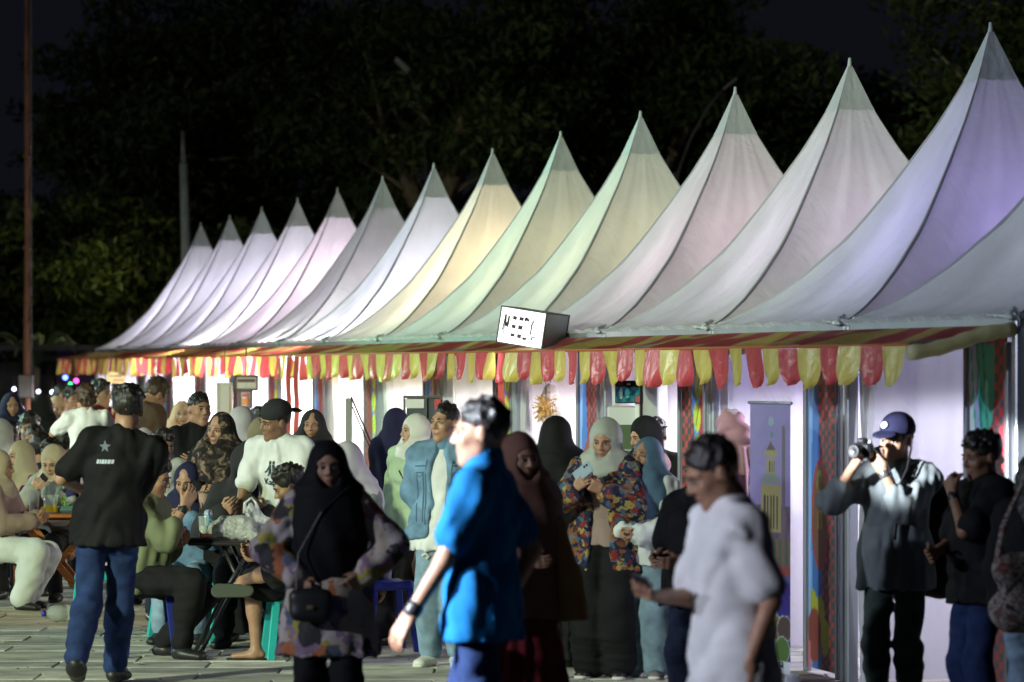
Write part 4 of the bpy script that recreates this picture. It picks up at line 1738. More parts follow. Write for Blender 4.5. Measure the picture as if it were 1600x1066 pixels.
# treeline far off as one mass
cl = []
rs = random.Random(77)
for i in range(70):
    cl.append(((-40 + i * 1.25, 125 + rs.uniform(-6, 6), rs.uniform(.5, 5.5)), (rs.uniform(1.6, 3), 2.5, rs.uniform(1.2, 2.6))))
tl = leaf_cloud('treeline', cl, 26000, .28, M_LEAF, None, 78)
tl['kind'] = 'stuff'

# rusty mast with a switch box
Zm = 58
mast = thing('mast', 'tall rusty steel mast with a switch box low on it at the far left', 'mast', (px(42, 0, Zm).x, Zm, 0))
M_RUST = mat('rusty_steel', (.20, .085, .05), .75, bump=.5, bscale=30, var=.5, vscale=2)
MB().tube([(0, 0, 0), (0, 0, 2.6), (.01, 0, 3.7), (0, 0, 9)], [.055, .05, .045, .035], 12).obj('pole', M_RUST, mast, True)
for z in (2.6, 3.72, 5.1):
    MB().lathe([(.06, -.03), (.065, 0), (.06, .03)], (0, 0, z), 12).obj('collar', M_RUST, mast, True)
mb = MB().box((.0, -.10, 1.62), (.22, .12, .34), None, 0, .01)
mb.obj('switch_box', mat('box_grey', (.20, .18, .19), .6), mast)
MB().tube([(.075, -.02, 1.7), (.07, -.02, 4), (.06, -.02, 9)], .006, 5).obj('cable', M_STEEL, mast)

# concrete lamp pole behind the far tents, leaning a little
Zp = 66
a, b = px(293, 500, Zp), px(287, 60, Zp)
lp = thing('lamp_pole', 'pale grey pole rising behind the last lilac peak', 'pole', (a.x, Zp, 0))
MB().tube([(0, 0, 0), (px(291, 390, Zp) - Vector((a.x, Zp, 0))), (px(287, 255, Zp) - Vector((a.x, Zp, 0)))], [.10, .085, .075], 14).obj('shaft', mat('concrete_pole', (.30, .33, .36), .7, var=.15), lp, True)
MB().tube([(px(287, 258, Zp) - Vector((a.x, Zp, 0))), (px(286, 205, Zp) - Vector((a.x, Zp, 0)))], [.05, .04], 10).obj('top_pipe', M_STEEL, lp, True)


def street_lamp(label, pts, Z, r, head, hw=.09, pale=False):
    P = [px(x, y, Z) for x, y in pts]
    base = Vector((P[0].x, Z, 0))
    t = thing('street_lamp', label, 'street lamp', base, 0, 'unlit street lamps behind the tents')
    MB().tube([Vector((0, 0, 0))] + [p - base for p in P], [r * 1.3] + [r] * len(P), 10).obj('mast', mat('dull_pole', (.07, .07, .08), .7), t, True)
    hp = px(*head, Z) - base
    q = P[-1] - base
    d = (hp - q).normalized()
    mb = MB()
    mb.bar(q, hp, hw * 1.6, hw * .7, 0, .02)
    mb.obj('lamp_head', mat('lamp_housing_pale', (.75, .75, .8), .4) if pale else mat('lamp_housing', (.22, .22, .24), .5), t)
    return t


street_lamp('unlit street lamp with a pale flat head near the tallest peak', [(1500, 200), (1497, 145), (1490, 120), (1476, 104)], 72, .028, (1452, 92), .12, True)
street_lamp('thin unlit street lamp curving up between the mint and rose peaks', [(1055, 300), (1062, 262), (1080, 215), (1105, 170), (1130, 140)], 74, .030, (1152, 122), .07)
street_lamp('unlit street lamp with a round dim head among the branches', [(668, 300), (660, 200), (650, 140), (640, 112)], 71, .011, (618, 92), .16)

# far building, dark, that closes the plaza behind the crowd at the left
M_FARW = mat('far_wall_dark', (.05, .045, .05), .9, var=.3)
bd = thing('far_pavilion', 'dark low pavilion with violet painted end behind the crowd at the far left', 'building', px(118, 572, 64) * Vector((1, 1, 0)) if False else (px(118, 0, 64).x, 66, 0))
MB().box((0, 0, 1.1), (1.1, .12, 2.2)).obj('wall', mat('violet_wall', (.06, .02, .08), .8), bd)
MB().box((-1.8, .6, 1.0), (2.3, .12, 2.0)).obj('wall', M_FARW, bd)
MB().box((-.8, 0, 2.24), (3.2, 1.6, .10)).obj('roof', M_FARW, bd)

# tiny coloured lights there
for i, (x, y, c, r, e) in enumerate([(22, 608, (.55, .6, 1), .03, 6), (60, 612, (.6, .6, 1), .03, 5), (34, 638, (.5, .55, 1), .025, 5), (82, 613, (.6, .75, 1), .035, 6),
                                     (102, 590, (.12, .2, 1), .04, 5), (110, 600, (.05, .7, .2), .03, 2.5), (119, 595, (.9, .1, .6), .04, 2)]):
    lab = ['small white blue light beside the mast, above the woman in dark hijab', 'small lilac light just right of the switch box on the mast', 'small blue light low beside the mast',
           'pale blue light above the woman with glasses', 'deep blue light under the far end of the awning', 'green light under the far end of the awning', 'magenta light under the far end of the awning'][i]
    o = thing('party_light', lab, 'light', px(x, y, 55), 0, 'coloured party lights')
    MB().lathe([(0, -r), (r * .7, -r * .7), (r, 0), (r * .7, r * .7), (0, r)], n=12, cap=False).obj('bulb', mat('party_%d' % i, c, .4, emit=e, ecol=c), o, True)
    MB().tube([(0, 0, r), (0, 0, r + .12)], .004, 5).obj('wire', M_BLACK, o)


# ------------------------------------------------------------------ furniture
def plastic_stool(x, Z, seat_z, color, label, yaw=0, name='c', w=.30):
    m = mat('stool_' + name, color, .3, spec=.5, var=.05, transl=.05)
    P = px(x, 0, Z)
    t = thing('plastic_stool', label, 'stool', (P.x, Z, 0), R(yaw), 'plastic stools on the plaza')
    k = seat_z / .46
    V, F = sdf_mesh([cone((-w * .33, -w * .33, seat_z - .02), (w * .33, w * .33, seat_z - .02), .035, .035, .05)] +
                    [cone((a * w * .42, b * w * .42, seat_z - .025), (c * w * .42, d * w * .42, seat_z - .025), .028, .028, .03)
                     for a, b, c, d in ((-1, -1, 1, -1), (1, -1, 1, 1), (1, 1, -1, 1), (-1, 1, -1, -1), (-1, 1, 1, -1))] +
                    [ell((0, 0, seat_z - .022), (w * .52, w * .52, .024), .03)], .013)
    link('seat', mesh_np('seat', V, F, [m]), t)
    for a in (-1, 1):
        for b in (-1, 1):
            mb = MB()
            mb.bar((a * w * .42, b * w * .42, seat_z - .03), (a * (w * .42 + .045), b * (w * .42 + .045), 0.002), .055, .03, 0, .006)
            mb.obj('leg', m, t)
    return t


BLUE, TEAL = (.02, .03, .22), (.03, .42, .40)
plastic_stool(232, 25.5, .47, BLUE, 'dark blue plastic stool under the man in the olive top', 10, 'blue')
plastic_stool(603, 26.0, .47, BLUE, 'navy plastic stool with slanted legs behind the floral blouse', 20, 'blue')
plastic_stool(152, 27.6, .44, TEAL, 'teal plastic stool seen past the legs of the man carrying a child', 5, 'teal')
plastic_stool(455, 25.3, .43, TEAL, 'teal plastic stool under the boy in flip flops', 12, 'teal', .27)
plastic_stool(368, 26.6, .44, TEAL, 'teal plastic stool under the person in the black hood', 8, 'teal')
plastic_stool(450, 27.0, .44, (.02, .10, .16), 'dark teal stool half hidden behind the boy', 30, 'petrol')
plastic_stool(285, 27.2, .44, TEAL, 'teal stool under the girl in the denim jacket', 30, 'teal')

# folding wooden table at the left
M_WOOD = mat('orange_wood', (.42, .14, .03), .4, var=.25, vscale=6, stretch=(1, 1, 8), bump=.2, bscale=30)
M_WOODD = mat('red_brown_wood', (.16, .045, .02), .45, var=.25, vscale=6, bump=.2, bscale=30)
Zw = 31.2
tz = px(0, 801, Zw).z
wt = thing('folding_table', 'orange wooden folding table with crossed legs, holding drinks', 'table', (px(95, 0, Zw).x, Zw, 0), R(4))
for i in range(5):
    MB().box((.08, -.28 + i * .14, tz - .015), (.98, .13, .028), None, 0, .004).obj('tabletop_board', M_WOOD, wt)
MB().box((.08, 0, tz - .05), (.90, .05, .04), None, 0, .004).obj('rail', M_WOOD, wt)
for y in (-.30, .27):
    xo = -.10
    mb = MB().bar((-.30 + xo + .08, y, tz - .03), (.36 + xo, y, .0), .03, .055, 0, .004)
    mb.obj('leg', M_WOOD, wt)
    mb = MB().bar((.42 + xo, y + .035, tz - .03), (-.22 + xo, y + .035, .0), .03, .055, 0, .004)
    mb.obj('leg', M_WOOD if y < 0 else M_WOODD, wt)
MB().bar((.20, -.3, .12), (.20, .27, .12), .03, .04).obj('stretcher', M_WOODD, wt)
MB().bar((-.26, -.26, .12), (-.26, .3, .12), .03, .04).obj('stretcher', M_WOODD, wt)
# wooden chair at the left edge
Zc = 30.6
wc = thing('wooden_chair', 'red brown wooden chair under the woman with white trousers', 'chair', (px(-8, 0, Zc).x, Zc, 0), R(6))
MB().box((0, 0, .43), (.42, .42, .035), None, 0, .005).obj('seat', M_WOODD, wc)
for a in (-1, 1):
    for b in (-1, 1):
        MB().bar((a * .17, b * .17, .42), (a * .19, b * .19, 0), .05, .05).obj('leg', M_WOODD, wc)
MB().box((-.19, 0, .72), (.03, .40, .22), None, 0, .005).obj('backrest', M_WOODD, wc)
for b in (-1, 1):
    MB().bar((-.19, b * .17, .43), (-.19, b * .17, .83), .035, .035).obj('back_post', M_WOODD, wc)

# second table: black, on crossed tubular legs
Zb = 25.7
bz = px(0, 843, Zb).z
M_TUBE = mat('black_tube', (.02, .02, .022), .35, spec=.6)
bt = thing('black_table', 'small black folding table on crossed tube legs with carrier bags on it', 'table', (px(372, 0, Zb).x, Zb, 0), R(-3))
MB().box((0, 0, bz - .015), (.60, .60, .03), None, 0, .01).obj('tabletop', mat('table_black', (.03, .028, .03), .3), bt)
for y in (-.22, .22):
    MB().tube([(.12, y, bz - .03), (-.05, y, .45), (-.27, y, .012)], .014, 8).obj('leg', M_TUBE, bt, True)
    MB().tube([(-.08, y + .03, bz - .03), (.05, y + .03, .45), (.26, y + .03, .012)], .014, 8).obj('leg', M_TUBE, bt, True)
MB().tube([(-.27, -.22, .012), (-.27, .22, .012)], .012, 8).obj('cross_tube', M_TUBE, bt, True)
MB().tube([(.26, -.19, .012), (.26, .25, .012)], .012, 8).obj('cross_tube', M_TUBE, bt, True)

# ------------------------------------------------------------------ things on the tables
M_GLASSP = mat('clear_plastic', (.75, .80, .80), .08, alpha=.35, spec=.8)
M_BAG = mat('carrier_bag_white', (.80, .81, .83), .3, transl=.3, wr=.9, wscale=16, alpha=.92, spec=.6)
M_BAGG = mat('carrier_bag_grey', (.62, .64, .63), .3, transl=.3, wr=.9, wscale=16, alpha=.9, spec=.6)


def cup(x, ybot, Z, z0, h, r, label, liquid, fill=.75, straw=None, name='plastic_cup', band=None):
    t = thing(name, label, 'cup', (px(x, 0, Z).x, Z, z0))
    MB().lathe([(r * .74, 0), (r * .8, h * .3), (r * .95, h * .95), (r, h)], n=20, cap=False).obj('cup_wall', M_GLASSP, t, True)
    MB().lathe([(0, .004), (r * .71, .004), (r * .71 + r * .2 * fill, h * fill), (0, h * fill)], n=20, cap=False).obj('drink', liquid, t, True)
    if band:
        MB().lathe([(r * .80, h * .08), (r * .88, h * .42)], n=20, cap=False).obj('label_band', band, t, True)
    if straw:
        for k in range(straw[1]):
            a = k * 1.3
            MB().tube([(r * .3 * math.cos(a), r * .3 * math.sin(a), .01), (r * (.6 + .25 * k) * math.cos(a + 2), r * .6 * math.sin(a), h * 1.55)], .004, 6).obj('straw', straw[0], t, True)
    return t


M_TEA = mat('tea', (.20, .14, .11), .2)
M_ORJ = mat('orange_drink', (.75, .48, .02), .25)
M_YB = mat('yellow_label', (.80, .60, .02), .4)
M_GSTR = mat('green_straw', (.25, .55, .30), .4)
cup(53, 800, Zw - .1, tz, .18, .05, 'clear plastic cup of pale drink at the left end of the wooden table', M_TEA, .5)
cup(79, 800, Zw - .18, tz, .15, .068, 'wide cup with a yellow band and green straws on the wooden table', mat('milky', (.55, .52, .42), .3), .55, (M_GSTR, 5), band=M_YB)
cup(318, 840, Zb - .1, bz, .16, .036, 'clear cup with two black straws on the black table', mat('clear_water', (.45, .55, .55), .1), .6, (M_BLACK, 2))
cup(340, 840, Zb + .1, bz, .13, .034, 'small clear cup between blue bottle and grey bag', mat('clear_water', (.45, .55, .55), .1), .5)
# food tray with leaves
ft = thing('food_tray', 'blue grey tray heaped with green leaves on the wooden table', 'tray', (px(112, 0, Zw - .05).x, Zw - .05, tz), R(8))
MB().box((0, 0, .03), (.24, .20, .055), None, 0, .02).obj('tray', mat('tray_blue', (.12, .24, .28), .4), ft)
leaf_cloud('leaf_heap', [((0, 0, .085), (.10, .08, .045))], 160, .035, [mat('lettuce', (.22, .50, .10), .5, transl=.3), mat('lettuce_pale', (.45, .55, .20), .5, transl=.3)], ft, 3)
ft.children[1]['kind'] = 'stuff'
tr2 = thing('dish', 'pale dish hanging at the near edge of the wooden table', 'dish', (px(92, 0, Zw - .3).x, Zw - .27, tz - .10), 0)
MB().lathe([(.0, 0), (.06, .004), (.10, .05), (.105, .052)], n=18, cap=False).obj('bowl', mat('dish_mauve', (.32, .27, .30), .4), tr2, True)
# blue bottle
bb = thing('squeeze_bottle', 'pale blue bottle with a round top on the black table', 'bottle', (px(325, 0, Zb).x, Zb + .02, bz))
MB().lathe([(.034, 0), (.036, .02), (.036, .10), (.030, .125), (.018, .14)], n=18).obj('bottle_body', mat('aqua_plastic', (.20, .62, .68), .2, transl=.3), bb, True)
MB().lathe([(.018, .14), (.028, .15), (.030, .175), (.020, .195), (.0, .20)], n=18).obj('bottle_cap', mat('pale_blue', (.35, .45, .62), .3), bb, True)
# small tray of red snack
sn = thing('snack_tray', 'flat black tray of orange snacks at the edge of the black table', 'tray', (px(310, 0, Zb - .2).x, Zb - .2, bz))
MB().box((0, 0, .01), (.20, .12, .018), None, 0, .006).obj('tray', M_BLACK, sn)
V, F = sdf_mesh([cone((.02 + .02 * i, -.02 + .013 * i, .032), (.045 + .015 * i, .01, .036), .014, .012, .01) for i in range(3)], .007, amp=.002, nf=90)
link('snack', mesh_np('snack', V, F, [mat('snack_orange', (.42, .14, .07), .5)]), sn)
# carrier bags
def bag(label, x, Z, z0, prims, m, seed, yaw=0, amp=.012):
    P = px(x, 0, Z)
    t = thing('carrier_bag', label, 'bag', (P.x, Z, z0), R(yaw), 'plastic carrier bags on the black table')
    V, F = sdf_mesh(prims, .010, amp=amp, nf=55, seed=seed, smooth=1)
    link('bag_body', mesh_np('bag_body', V, F, [m]), t)
    return t
b1 = bag('greyish carrier bag lying on its side with its loop handle hanging down', 372, Zb - .12, bz, [cone((-.14, 0, .07), (.06, 0, .075), .062, .072, .05), cone((.04, -.05, .06), (.15, -.12, .0), .055, .035, .05), ell((-.02, .02, .10), (.13, .09, .06), .05)], M_BAGG, 5)
MB().tube([(.10, -.16, .0), (.11, -.20, -.07), (.15, -.20, -.10), (.185, -.18, -.06), (.175, -.14, .03)], [.018, .012, .010, .012, .018], 8).obj('handle_loop', M_BAGG, b1, True)
b2 = bag('bright white carrier bag standing upright with its handles up', 400, Zb + .12, bz, [cone((0, 0, .07), (-.02, 0, .17), .09, .045, .05), cone((.06, 0, .05), (.10, 0, .08), .06, .05, .05), cone((-.03, 0, .17), (-.035, 0, .23), .040, .022, .04)], M_BAG, 8, amp=.010)
MB().tube([(-.07, 0, .17), (-.075, 0, .24), (-.03, 0, .275), (.0, 0, .24), (.02, 0, .16)], [.02, .010, .008, .010, .02], 8).obj('handle_loop', M_BAG, b2, True)
# water jug on the paving
P = px(84, 972, 28.95)
jb = thing('water_bottle', 'big empty clear water bottle with blue cap lying on the paving', 'bottle', (P.x + .04, 28.95, .066))
jb.rotation_euler = (0, R(-90), R(28))
MB().lathe([(.0, -.11), (.055, -.11), (.064, -.10), (.065, -.05), (.060, -.045), (.065, -.04), (.065, .03), (.050, .075), (.020, .098), (.016, .115)], n=24, cap=False).obj('bottle_body', mat('clear_pet', (.55, .62, .60), .1, alpha=.45, spec=.9), jb, True)
MB().lathe([(.0, .112), (.022, .112), (.022, .135), (.0, .136)], n=20, cap=False).obj('bottle_cap', mat('cap_blue', (.02, .03, .35), .35), jb, True)

# ------------------------------------------------------------------ things inside and in front of the stalls
# roll-up banner
def art_roll(u, v):
    c = (.30 + .12 * v, .22 + .12 * v, .62 + .1 * v)
    if v < .34:
        c = (.08, .05, .35)
    if v < .62 and v > .34:
        n = math.sin(u * 31) * math.sin(v * 47)
        c = (.20 + .06 * n, .13 + .04 * n, .22)
    def tw(cu, hw, v0, v1):
        return abs(u - cu) < hw and v0 < v < v1
    gold, dk = (.48, .40, .20), (.08, .06, .07)
    if tw(.83, .045, .45, .90) or inell(u, v, .83, .90, .045, .02):
        c = (.24, .18, .24)
    if tw(.52, .25, .52, .70):
        c = gold
    if inell(u, v, .52, .70, .23, .05) and v > .70:
        c = (.34, .38, .36)
    if tw(.52, .11, .74, .80):
        c = gold
    if tw(.52, .085, .745, .785) and abs((u - .52) * 18 % 1 - .5) < .22:
        c = dk
    if tw(.52, .15, .80, .825):
        c = (.50, .43, .2)
    if v >= .825 and v < .86 and abs(u - .52) < .12 * (.86 - v) / .035:
        c = (.20, .14, .12)
    if tw(.52, .19, .53, .67):
        k = (u - .33) / .076
        if abs(k % 1 - .5) < .24 and v < .66 - .02 * abs(k % 1 - .5):
            c = dk
    if v > .34 and v < .50 and .40 < u:
        c = (.20 + .1 * math.sin(u * 40), .18, .14)
    if inell(u, v, .2, .44, .17, .16):
        c = (.16, .07, .10)
    if .36 < v < .40 and u > .4:
        c = (.45, .10, .10)
    if .34 < v < .36 and u > .4:
        c = (.15, .15, .45)
    if inell(u, v, .52, .935, .07, .018) or inell(u, v, .54, .885, .035, .012):
        c = (.45, .55, .70) if v > .91 else (.10, .40, .30)
    if v < .30 and u > .55 and abs(u - .62 - (.30 - v) * .6) < .02:
        c = (.35, .6, .65)
    for cu, cv, col in ((.62, .165, (.30, .24, .06)), (.86, .165, (.16, .10, .10)), (.38, .105, (.35, .15, .06)), (.80, .085, (.14, .26, .07))):
        if inell(u, v, cu, cv, .19, .052):
            c = (.65, .68, .70)
        if inell(u, v, cu, cv, .17, .047):
            c = (col[0], col[1], col[2])
    c = tuple(q * .62 for q in c)
    if v < .035 + .01 * u:
        c = (.60, .63, .68)
    return c

Zr = 23.4
pr_ = px(1203, 1058, Zr)
a, b = px(1172, 636, Zr + .25), px(1235, 636, Zr - .25)
wdt = math.hypot(b.x - a.x, b.y - a.y)
hgt = 1.70
ru = thing('roll_up_banner', 'narrow roll up banner with a lilac sky and a domed tower', 'banner', (a.x, a.y, 0), math.atan2(b.y - a.y, b.x - a.x))
link('banner_sheet', paint_mesh('banner_sheet', wdt, hgt - .07, 60, 170, art_roll), ru, (0, 0, .07))
MB().tube([(-.015, 0, hgt + .005), (wdt + .015, 0, hgt + .005)], .010, 8).obj('top_rail', M_ALU, ru, True)
MB().box((wdt / 2, .01, .035), (wdt + .03, .10, .07), None, 0, .01).obj('base', M_ALU, ru)
MB().tube([(wdt / 2, .03, .06), (wdt / 2, .03, hgt)], .007, 6).obj('rear_pole', M_ALU, ru)
def text_obj(txt, size, m, parent, loc, rot=(90, 0, 0), ext=.0008, sx=1, name='lettering'):
    cu = bpy.data.curves.new(name, 'FONT')
    cu.body = txt
    cu.size = size
    cu.extrude = ext
    cu.align_x = 'CENTER'
    o = bpy.data.objects.new(name + '_tmp', cu)
    COL.objects.link(o)
    dg = bpy.context.evaluated_depsgraph_get()
    me = bpy.data.meshes.new_from_object(o.evaluated_get(dg))
    bpy.data.objects.remove(o)
    me.materials.clear()
    me.materials.append(m)
    o = link(name, me, parent, loc)
    o.rotation_euler = [R(v) for v in rot]
    o.scale = (sx, 1, 1)
    return o
text_obj('nusa', .075, M_INK, ru, (wdt * .72, -.004, .105))
text_obj('(3)', .05, M_INK, ru, (wdt * .74, -.004, .055 + .008))

# dressed shop dummy with a pink scarf
M_PINKS = cloth('pink_scarf', (.48, .26, .31), rough=.5, wr=.4)
M_SEQ = mat('sequin_black', (.03, .028, .035), .25, bump=1.0, bscale=120, wr=.5, wscale=12, spec=.8, palette=[(.012, .012, .016), (.03, .028, .035), (.16, .15, .18)], pscale=60)
Zd = 24.6
dm = thing('shop_dummy', 'shop dummy draped in a dusty pink scarf and a black sequinned dress', 'mannequin', (px(1143, 0, Zd).x, Zd, 0), R(14))
V, F = sdf_mesh([cone((0, 0, .75), (0, 0, 1.08), .12, .10, .05, (1, 0, 0), 1.3), cone((0, 0, 1.08), (0, 0, 1.32), .11, .11, .05, (1, 0, 0), 1.4), cone((-.13, 0, 1.34), (.13, 0, 1.34), .055, .055, .04),
                 cone((-.16, 0, 1.32), (-.19, .02, .92), .055, .045, .04), cone((.16, 0, 1.32), (.19, .02, .92), .055, .045, .04), cone((0, 0, .8), (0, 0, .12), .14, .22, .05, (1, 0, 0), 1.2)], .014, amp=.006, nf=30, seed=5)
link('sequin_dress', mesh_np('sequin_dress', V, F, [M_SEQ]), dm)
V, F = sdf_mesh([ell((0, 0, 1.56), (.074, .088, .095), .02), cone((0, 0, 1.40), (0, 0, 1.50), .045, .045, .03)], .012)
link('dummy_head', mesh_np('dummy_head', V, F, [mat('dummy_white', (.6, .58, .62), .4)]), dm)
def fold_(P):
    a = np.arctan2(P[:, 1], P[:, 0])
    return .008 * np.sin(P[:, 2] * 70 + 4 * np.sin(a)) * (P[:, 2] > 1.42) + .008 * np.sin(P[:, 0] * 90 + P[:, 2] * 6) * (P[:, 2] <= 1.42)
V, F = sdf_mesh([ell((0, .005, 1.555), (.092, .108, .105), .02), cone((0, 0, 1.48), (0, -.01, 1.36), .085, .11, .05), cone((-.06, -.08, 1.40), (-.02, -.15, .98), .06, .035, .05, (1, 0, 0), 1.3),
                 cone((.05, -.09, 1.5), (.0, -.16, .86), .045, .03, .05, (1, 0, 0), 1.5), ell((0, 0, 1.34), (.15, .12, .07), .05), ell((0, -.04, 1.675), (.062, .075, .05), .01, sub=True)], .010, amp=.003, nf=40, fold=fold_)
link('scarf', mesh_np('scarf', V, F, [M_PINKS]), dm)
MB().tube([(0, 0, 0), (0, 0, .5)], .02, 8).obj('stand_pole', M_STEEL, dm)
MB().lathe([(.16, 0), (.16, .015), (.03, .03)], n=20).obj('stand_base', M_STEEL, dm)

# screen menu board and pale cabinet in the fourth stall
Zs2 = 27.6
def art_screen(u, v):
    c = (.02, .10, .13)
    n = math.sin(u * 17 + 2) * math.sin(v * 11)
    c = (.02 + .03 * max(n, 0), .13 + .08 * n, .16 + .08 * n)
    if v > .76:
        c = (.012, .012, .02)
        if .46 < u < .58 and .84 < v < .90:
            c = (.3, .3, .35)
    elif inell(u, v, .22, .45, .07, .27):
        c = (.35, .50, .50)
    elif inell(u, v, .48, .45, .09, .24):
        c = (.10, .48, .48)
    elif u > .8 and v < .3:
        c = (.38, .10, .12)
    return c
o = px(962, 629, Zs2)
mb_ = thing('menu_screen', 'dark screen with teal picture standing on top of the glass counter', 'screen', (o.x, o.y, o.z), R(-8))
ww, hh_ = 38 * Zs2 / FPX, 33 * Zs2 / FPX
link('screen_picture', paint_mesh('screen_picture', ww, hh_, 30, 26, art_screen, mat('screen_glass', attr='Col', rough=.12, spec=.8)), mb_, (0, 0, 0))
MB().box((ww / 2, .035, hh_ / 2), (ww + .012, .06, hh_ + .012), None, 0, .005).obj('casing', M_BLACK, mb_)
cz = o.z - .03
cb = thing('glass_counter', 'glass fronted white counter below the menu screen', 'counter', (px(978, 0, Zs2).x, Zs2 + .1, 0), R(-8))
MB().box((0, .2, cz / 2), (.26, .45, cz), None, 0, .01).obj('carcass', mat('counter_white', (.55, .58, .58), .4), cb)
MB().box((0, -.035, cz * .62), (.22, .012, cz * .6), None, 0, .002).obj('glass_front', mat('counter_glass', (.10, .14, .08), .08, spec=.9), cb)
for z in (.5, .75, 1.0):
    MB().box((0, -.045, z * cz / 1.6 + .3), (.23, .008, .012)).obj('shelf_edge', M_ALU, cb)
fb = thing('tall_fridge', 'tall pale grey fridge with a white door edge beside the menu screen', 'fridge', (px(1019, 0, Zs2 + .1).x, Zs2 + .25, 0), R(-10))
fh = px(0, 595, Zs2).z
MB().box((.02, 0, fh / 2), (.13, .5, fh), None, 0, .01).obj('body', mat('fridge_grey', (.40, .43, .44), .4), fb)
MB().box((-.065, 0, fh / 2), (.035, .5, fh), None, 0, .006).obj('door_edge', mat('fridge_white', (.75, .75, .78), .4), fb)
MB().box((-.042, -.02, fh / 2), (.008, .5, fh)).obj('door_seal', M_BLACK, fb)

# hanging straw ornament and white tassel skirt
Zo = 31.7
P = px(860, 598, Zo)
ts = thing('tassel_lamp', 'white tasselled lampshade hanging by the straw ornament', 'lampshade', P)
V, F = [], []
mb = MB().lathe([(.02, -.005), (.035, -.03), (.085, -.15), (.095, -.24)], n=26, cap=False)
mb.obj('shade', mat('tassel_white', (.75, .72, .66), .7, transl=.3, wr=.6, wscale=20), ts, True)
mb = MB()
for k in range(46):
    a = k * 2 * math.pi / 46
    r0, r1 = .088, .098
    mb.tube([(.04 * math.cos(a), .04 * math.sin(a), -.02), (.088 * math.cos(a), .088 * math.sin(a), -.15), (.100 * math.cos(a), .100 * math.sin(a), -.30 - .012 * (k % 3))], [.004, .007, .005], 5)
mb.obj('tassels', mat('tassel_white', (.75, .72, .66), .7), ts, True)
ts.children[1]['kind'] = 'stuff'
MB().tube([(0, 0, 0), (0, 0, 2.12 - P.z)], .004, 6).obj('cord', M_BLACK, ts)
P = px(853, 640, Zo - .1)
st = thing('straw_ornament', 'tuft of golden dried straw flowers hanging beside the tasselled shade', 'ornament', P)
rs = random.Random(8)
mb = MB()
for k in range(150):
    a, e = rs.uniform(0, 6.28), rs.uniform(-1.2, 1.3)
    L = rs.uniform(.05, .12)
    d = Vector((math.cos(a) * math.cos(e), math.sin(a) * math.cos(e) * .6, math.sin(e)))
    c = Vector((-.01 + rs.gauss(0, .012), 0, rs.gauss(0, .03)))
    mb.tube([c, c + d * L * .6 + Vector((0, 0, .01)), c + d * L], [.002, .003, .005], 4)
mb.obj('straw', mat('straw_gold', (.48, .30, .09), .7), st, False, kind='stuff')
MB().tube([(0, 0, .1), (0, 0, 2.12 - P.z)], .003, 5).obj('cord', M_BLACK, st)

# closed umbrella stand with two black rods
Zu = 31
us = thing('banner_stand', 'grey banner stand seen edge on with two slanting black rods', 'stand', (px(545, 0, Zu).x, Zu, 0))
h0 = px(0, 622, Zu).z
MB().box((0, 0, h0 / 2), (.055, .05, h0), None, 0, .01).obj('post', mat('post_olive', (.30, .30, .27), .6), us)
MB().tube([(.02, -.03, h0 + .01), (px(601, 740, Zu).x - px(545, 0, Zu).x, -.05, px(0, 740, Zu).z)], .008, 6).obj('rod', M_BLACK, us)
MB().tube([(.03, -.04, h0 - .07), (px(601, 748, Zu).x - px(545, 0, Zu).x, -.06, px(0, 752, Zu).z)], .006, 6).obj('rod', M_BLACK, us)
MB().box((0, 0, .012), (.22, .4, .024), None, 0, .005).obj('foot', M_STEEL, us)

# framed glass case in the sixth stall
Zg = 33.5
P = px(632, 662, Zg)
gc = thing('glass_case', 'black framed glass case behind the woman in the navy hijab', 'display case', (P.x, Zg, 0), R(-12))
ztop = px(0, 620, Zg).z
w_ = 60 * Zg / FPX
MB().box((w_ / 2, .22, .55), (w_, .44, 1.1), None, 0, .01).obj('cabinet', mat('cab_grey', (.30, .32, .34), .5), gc)
MB().box((w_ / 2, .22, (1.1 + ztop) / 2), (w_ - .03, .40, ztop - 1.12)).obj('glass_box', mat('case_glass', (.10, .12, .14), .06, spec=1.0), gc)
mb = MB()
for x in (0, w_ * .58, w_):
    mb.box((x, 0, (1.1 + ztop) / 2), (.018, .018, ztop - 1.1))
mb.box((w_ / 2, 0, ztop), (w_ + .02, .02, .02))
mb.box((w_ / 2, 0, 1.1), (w_ + .02, .02, .02))
mb.obj('frame', M_BLACK, gc)
MB().box((w_ * .28, -.004, ztop - .06), (w_ * .5, .01, .08)).obj('card', mat('card_white', (.7, .7, .7), .5), gc)
MB().box((w_ * .9, -.03, (1.1 + ztop) / 2 + .05), (.05, .01, .42)).obj('red_ribbon', mat('ribbon_red', (.5, .03, .03), .5), gc)

# menu boards and framed notices in the far stalls
def board(label, x0, y0, x1, y1, Z, cols, frame, yaw=0, name='menu_board'):
    a, b = px(x0, y1, Z), px(x1, y0, Z)
    t = thing(name, label, 'sign', a, R(yaw))
    w, h = b.x - a.x, b.z - a.z
    MB().box((w / 2, .012, h / 2), (w, .02, h), None, 0, .002).obj('board', cols[0], t)
    fr = MB()
    e = .012
    for z in (0, h):
        fr.box((w / 2, 0, z), (w + e * 2, .02, e * 2))
    for x in (0, w):
        fr.box((x, 0, h / 2), (e * 2, .02, h))
    fr.obj('frame', frame, t)
    for k, (u0, v0, u1, v1, m) in enumerate(cols[1]):
        MB().box(((u0 + u1) / 2 * w, -.001, (v0 + v1) / 2 * h), ((u1 - u0) * w, .006, (v1 - v0) * h)).obj('printed_strip', m, t)
    MB().tube([(w / 2, .01, h), (w / 2, .01, 2.12 - a.z)], .004, 5).obj('cord', M_BLACK, t)
    return t
